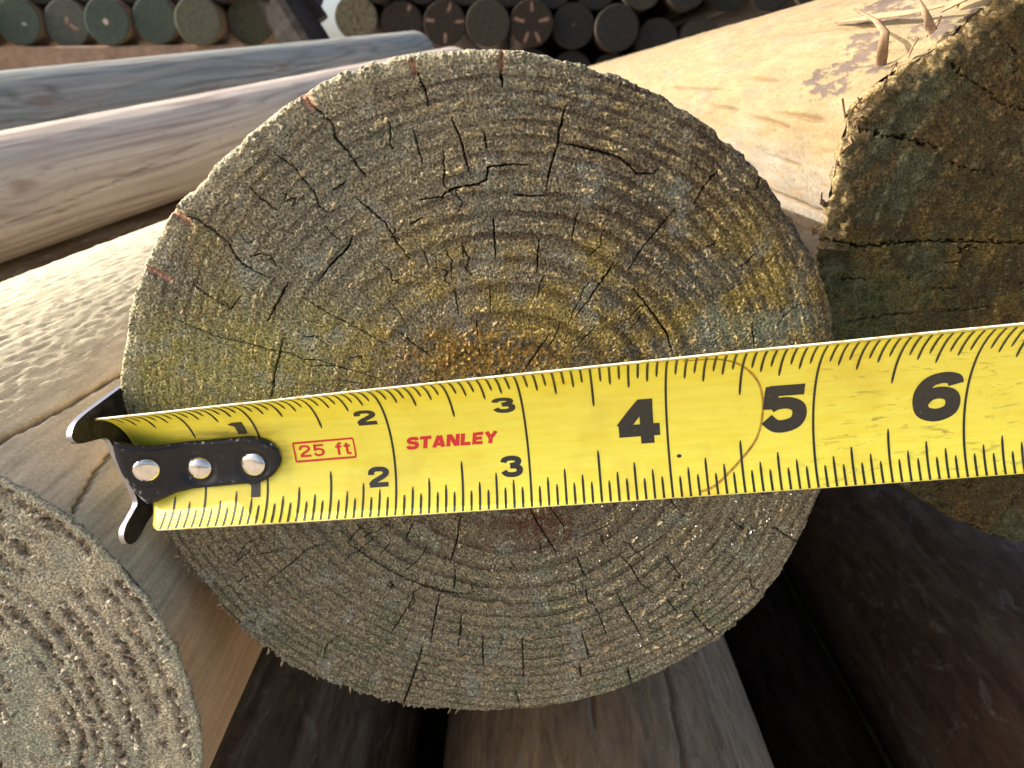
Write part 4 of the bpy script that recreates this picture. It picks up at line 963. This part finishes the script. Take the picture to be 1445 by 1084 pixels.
for k in range(1, 9):
    print_mesh('inch_line', [hline(float(k), -0.497, 0.478 if k != 1 else 0.478, 0.0165, False)], INK.m)
DG = 0.235
put_text('numeral', '1', 0.80, 0.925, 0.085, 0.185, 0.3, INK.m, 'small black 1 at the upper edge')
put_text('numeral', '1', 0.82, 0.945, -0.325, -0.21, 0.3, INK.m, 'small black 1 at the lower edge')
put_text('numeral', '2', 1.775, 1.935, 0.075, 0.195, DG, INK.m, 'small black 2 at the upper edge')
put_text('numeral', '2', 1.790, 1.950, -0.318, -0.198, DG, INK.m, 'small black 2 at the lower edge')
put_text('numeral', '3', 2.790, 2.950, 0.085, 0.205, DG, INK.m, 'small black 3 at the upper edge')
put_text('numeral', '3', 2.790, 2.950, -0.315, -0.192, DG, INK.m, 'small black 3 at the lower edge')
put_text('numeral', '4', 3.650, 3.960, -0.178, 0.104, 0.262, INK.m, 'large black 4')
put_text('numeral', '5', 4.650, 4.955, -0.168, 0.122, 0.255, INK.m, 'large black 5')
put_text('numeral', '6', 5.660, 5.970, -0.168, 0.126, 0.255, INK.m, 'large black 6')
put_text('numeral', '1', 6.55, 6.72, -0.160, 0.118, 0.25, INK.m, 'large black numeral beyond the picture edge')
put_text('maker_name', 'STANLEY', 2.10, 2.775, -0.108, -0.033, 0.27, RED.m, 'bold red maker name lettering', slant=0.25)
put_text('length_label', '25 ft', 1.275, 1.68, -0.108, -0.028, 0.17, RED.m, 'red 25 ft lettering', gap=0.10)
bx = [(1.24, -.012), (1.71, -.008), (1.71, -.128), (1.24, -.130), (1.24, -.012)]
print_mesh('label_frame', [ribbon(dens([bx[i], bx[i+1]], 0.03), 0.013) for i in range(4)], RED.m, 'red box around the 25 ft lettering')
rl = catmull([(4.10, .447), (4.31, .425), (4.48, .33), (4.62, .16), (4.66, -.015), (4.62, -.185), (4.49, -.315), (4.30, -.445), (4.18, -.475)], 10)
print_mesh('rust_ring', [ribbon(rl, 0.016)], RUST.m, 'thin curved rust stain line')
dot = np.array([(4.07+.018*math.cos(t), -.265+.010*math.sin(t)) for t in np.linspace(0, math.pi, 9)]); dot2 = dot.copy(); dot2[:, 1] = 2*-.265-dot[:, 1]
print_mesh('ink_spot', [(dot, dot2)], INK.m)

# ---- hook: black plate riveted to the blade, bent over at the end into a lip with two ears
HK = Mat('black_enamel'); h1 = HK.noise(HK.coord(), 1100, 4, 0.65); h2 = HK.noise(HK.coord(), 260, 3)
hw_ = HK.n('ShaderNodeAttribute', {'attribute_name': 'wear'})
hm = HK.ramp(HK.math('ADD', h1, HK.math('MULTIPLY', hw_.outputs['Fac'], 0.32)), [(0.66, 0.0), (0.80, 1.0)])
HK.bump(h1, 0.12, 0.0003)
HK.out(Base_Color=HK.mix((0.010, 0.010, 0.013), (0.42, 0.41, 0.42), hm), Metallic=HK.math('MULTIPLY', hm, 0.9), Roughness=HK.ramp(h2, [(0.3, 0.20), (0.7, 0.36)]), Specular_IOR_Level=0.3)
STL = Mat('bare_steel'); s1 = STL.noise(STL.coord(), 700, 3)
STL.out(Base_Color=STL.ramp(s1, [(0.3, (0.50, 0.48, 0.45)), (0.7, (0.72, 0.68, 0.62))]), Metallic=1.0, Roughness=STL.ramp(s1, [(0.3, 0.10), (0.7, 0.22)]))
LIPM = Mat('worn_steel_lip'); l1 = LIPM.noise(LIPM.coord(), 420, 4, 0.65)
LIPM.out(Base_Color=LIPM.ramp(l1, [(0.35, (0.016, 0.014, 0.012)), (0.62, (0.06, 0.048, 0.038)), (0.78, (0.20, 0.18, 0.16))]), Metallic=0.6, Roughness=0.45)
LEDGE = Mat('lip_edge_steel'); LEDGE.out(Base_Color=(0.34, 0.34, 0.36), Metallic=1.0, Roughness=0.3)
upU = [(-.10, 6.4), (-.08, 6.1), (.08, 4.4), (.22, 2.9), (.40, 2.2), (.53, 2.1), (.9, 2.2)]
loU = [(-.10, -9.2), (.03, -8.9), (.16, -8.2), (.29, -7.2), (.40, -7.0), (.82, -6.9), (.9, -6.9)]
lfU = [(-9.2, .03), (-8.8, .03), (-4.9, -.03), (1.4, -.06), (6.1, -.08), (6.4, -.08)]
def plate_pt(u, a, lift):
    o_, e_, A_, N_ = hframe(float(u)); t = min(max((0.50-u)/0.55, 0), 1); k = t*t*(3-2*t)
    ang = abs(TANG+TA1*(u-3.5))+0.05; rad = INCH*TW/ang*1000
    sag = rad-math.sqrt(max(rad*rad-a*a, 1))
    n_ = (0.25+sag)*(1-k)+k*(4.9-0.09*abs(a+1)-0.012*(a+1)**2*0)
    return o_+A_*a*1e-3+N_*(n_+lift)*1e-3
nu_, na_ = 64, 25
Vt = []; Vb = []; Wr = []
for i in range(nu_):
    t = i/(nu_-1)
    for j in range(na_):
        s = j/(na_-1)*2-1
        u = -0.08+t*(1.135+0.08)
        for _ in range(2):
            if u > 0.9:
                k = max(0.0, 1-((u-0.9)/0.24)**2)**0.5; up_ = -2.35+4.55*k; lo_ = -2.35-4.55*k
            else:
                up_ = np.interp(u, [p[0] for p in upU], [p[1] for p in upU]); lo_ = np.interp(u, [p[0] for p in loU], [p[1] for p in loU])
            a = lo_+(up_-lo_)*(s*0.5+0.5)
            uL = np.interp(a, [p[0] for p in lfU], [p[1] for p in lfU]); u = uL+t*(1.135-uL)
        e = min((1-abs(s))*(up_-lo_)*0.5, (1-t)*30)
        lift = 1.15-0.65*max(0, 1-e/0.7)**2
        if t < 0.06: lift -= 0.9*(1-t/0.06)**2
        for ru, ra in ((0.14, -1.2), (0.49, -3.2), (0.92, -3.3)):        # dished round each rivet
            dd = math.hypot((u-ru)*25.4, a-ra); lift -= 0.28*math.exp(-((dd-2.75)/0.55)**2)
        Vt.append(plate_pt(u, a, lift)); Vb.append(plate_pt(u, a, 0.05))
        Wr.append(max(0, 1-e/0.5)*0.35+max(0, 1-t/0.10)*0.55*(a < -2)+0.25*math.exp(-((t)/0.05)**2))
Vt = np.array(Vt); Vb = np.array(Vb)
F1 = grid_faces(nu_, na_); N1 = nu_*na_
bd = [i*na_ for i in range(nu_)]+[(nu_-1)*na_+j for j in range(1, na_)]+[i*na_+na_-1 for i in range(nu_-2, -1, -1)]+[j for j in range(na_-2, 0, -1)]
sd_ = np.array([(bd[k], bd[(k+1) % len(bd)], bd[(k+1) % len(bd)]+N1, bd[k]+N1) for k in range(len(bd))])
hook = link('hook_plate', np_mesh('hook_plate', np.concatenate([Vt, Vb])-T0, np.concatenate([F1[:, ::-1], F1+N1, sd_]), attrs={'wear': np.array(Wr+Wr)}), HK.m, tape)
hook['label'] = 'glossy black riveted end plate'
import bmesh
def lip_mesh():
    poly = catmull([(13.3, -7), (13.4, 4), (13.4, 9.5), (12.9, 12.3), (11.5, 13.9), (9.8, 13.2), (8.8, 11.0), (7.7, 7.8), (6.4, 5.7), (1.7, 5.2), (-5, 4.5), (-8.2, 4.6), (-9.2, 7), (-10.2, 10.2), (-11.9, 11.4), (-13.7, 10.6), (-14.3, 8), (-13.2, 3.5), (-12.3, -4), (-11, -7), (0, -7.4), (13.3, -7)], 5)[:-1]
    o_, e_, A_, N_ = hframe(-0.05)
    bm = bmesh.new(); fr_ = []; bk = []
    for a, n_ in poly:
        fr_.append(bm.verts.new(o_+A_*a*1e-3+N_*n_*1e-3+e_*0.0005-T0)); bk.append(bm.verts.new(o_+A_*a*1e-3+N_*n_*1e-3-e_*0.0006-T0))
    f1 = bm.faces.new(fr_); f2 = bm.faces.new(bk[::-1])
    for k in range(len(poly)):
        k2 = (k+1) % len(poly); bm.faces.new((fr_[k2], fr_[k], bk[k], bk[k2]))
    bmesh.ops.recalc_face_normals(bm, faces=bm.faces)
    for f in bm.faces: f.material_index = 0 if len(f.verts) > 4 else 1
    bmesh.ops.triangulate(bm, faces=[f for f in bm.faces if len(f.verts) > 4])
    m = bpy.data.meshes.new('hook_lip'); bm.to_mesh(m); bm.free(); return m
lip = link('hook_lip', lip_mesh(), [LIPM.m, LEDGE.m], hook); lip['label'] = 'bent steel lip with two ears, worn bare at the edge'
prof = [(0, 0.78), (0.9, 0.74), (1.6, 0.62), (2.1, 0.42), (2.42, 0.12), (2.47, -0.4)]
for ru, ra in ((0.14, -1.2), (0.49, -3.2), (0.92, -3.3)):
    c0 = plate_pt(ru, ra, 1.0); tu = plate_pt(ru+0.06, ra, 1.0)-plate_pt(ru-0.06, ra, 1.0); ta = plate_pt(ru, ra+1.5, 1.0)-plate_pt(ru, ra-1.5, 1.0)
    tu /= np.linalg.norm(tu); ta -= tu*(ta@tu); ta /= np.linalg.norm(ta); nn2 = np.cross(tu, ta); nn2 = nn2 if nn2[1] < 0 else -nn2
    V = []; K = 32
    pr = [(a_*(1+0.04*math.sin(ru*7)), b_*(1+0.25*math.cos(ru*11))) for a_, b_ in catmull(prof, 3)]
    for r_, h_ in pr:
        for k in range(K):
            t = 2*math.pi*k/K; V.append(c0+(tu*math.cos(t)*r_+ta*math.sin(t)*r_*0.96+nn2*(h_+0.10*math.sin(t+ru*9)*r_/2.4))*1e-3)
    link('rivet', np_mesh('rivet', np.array(V)-T0, grid_faces(len(pr), K, wrap=True)), STL.m, hook)
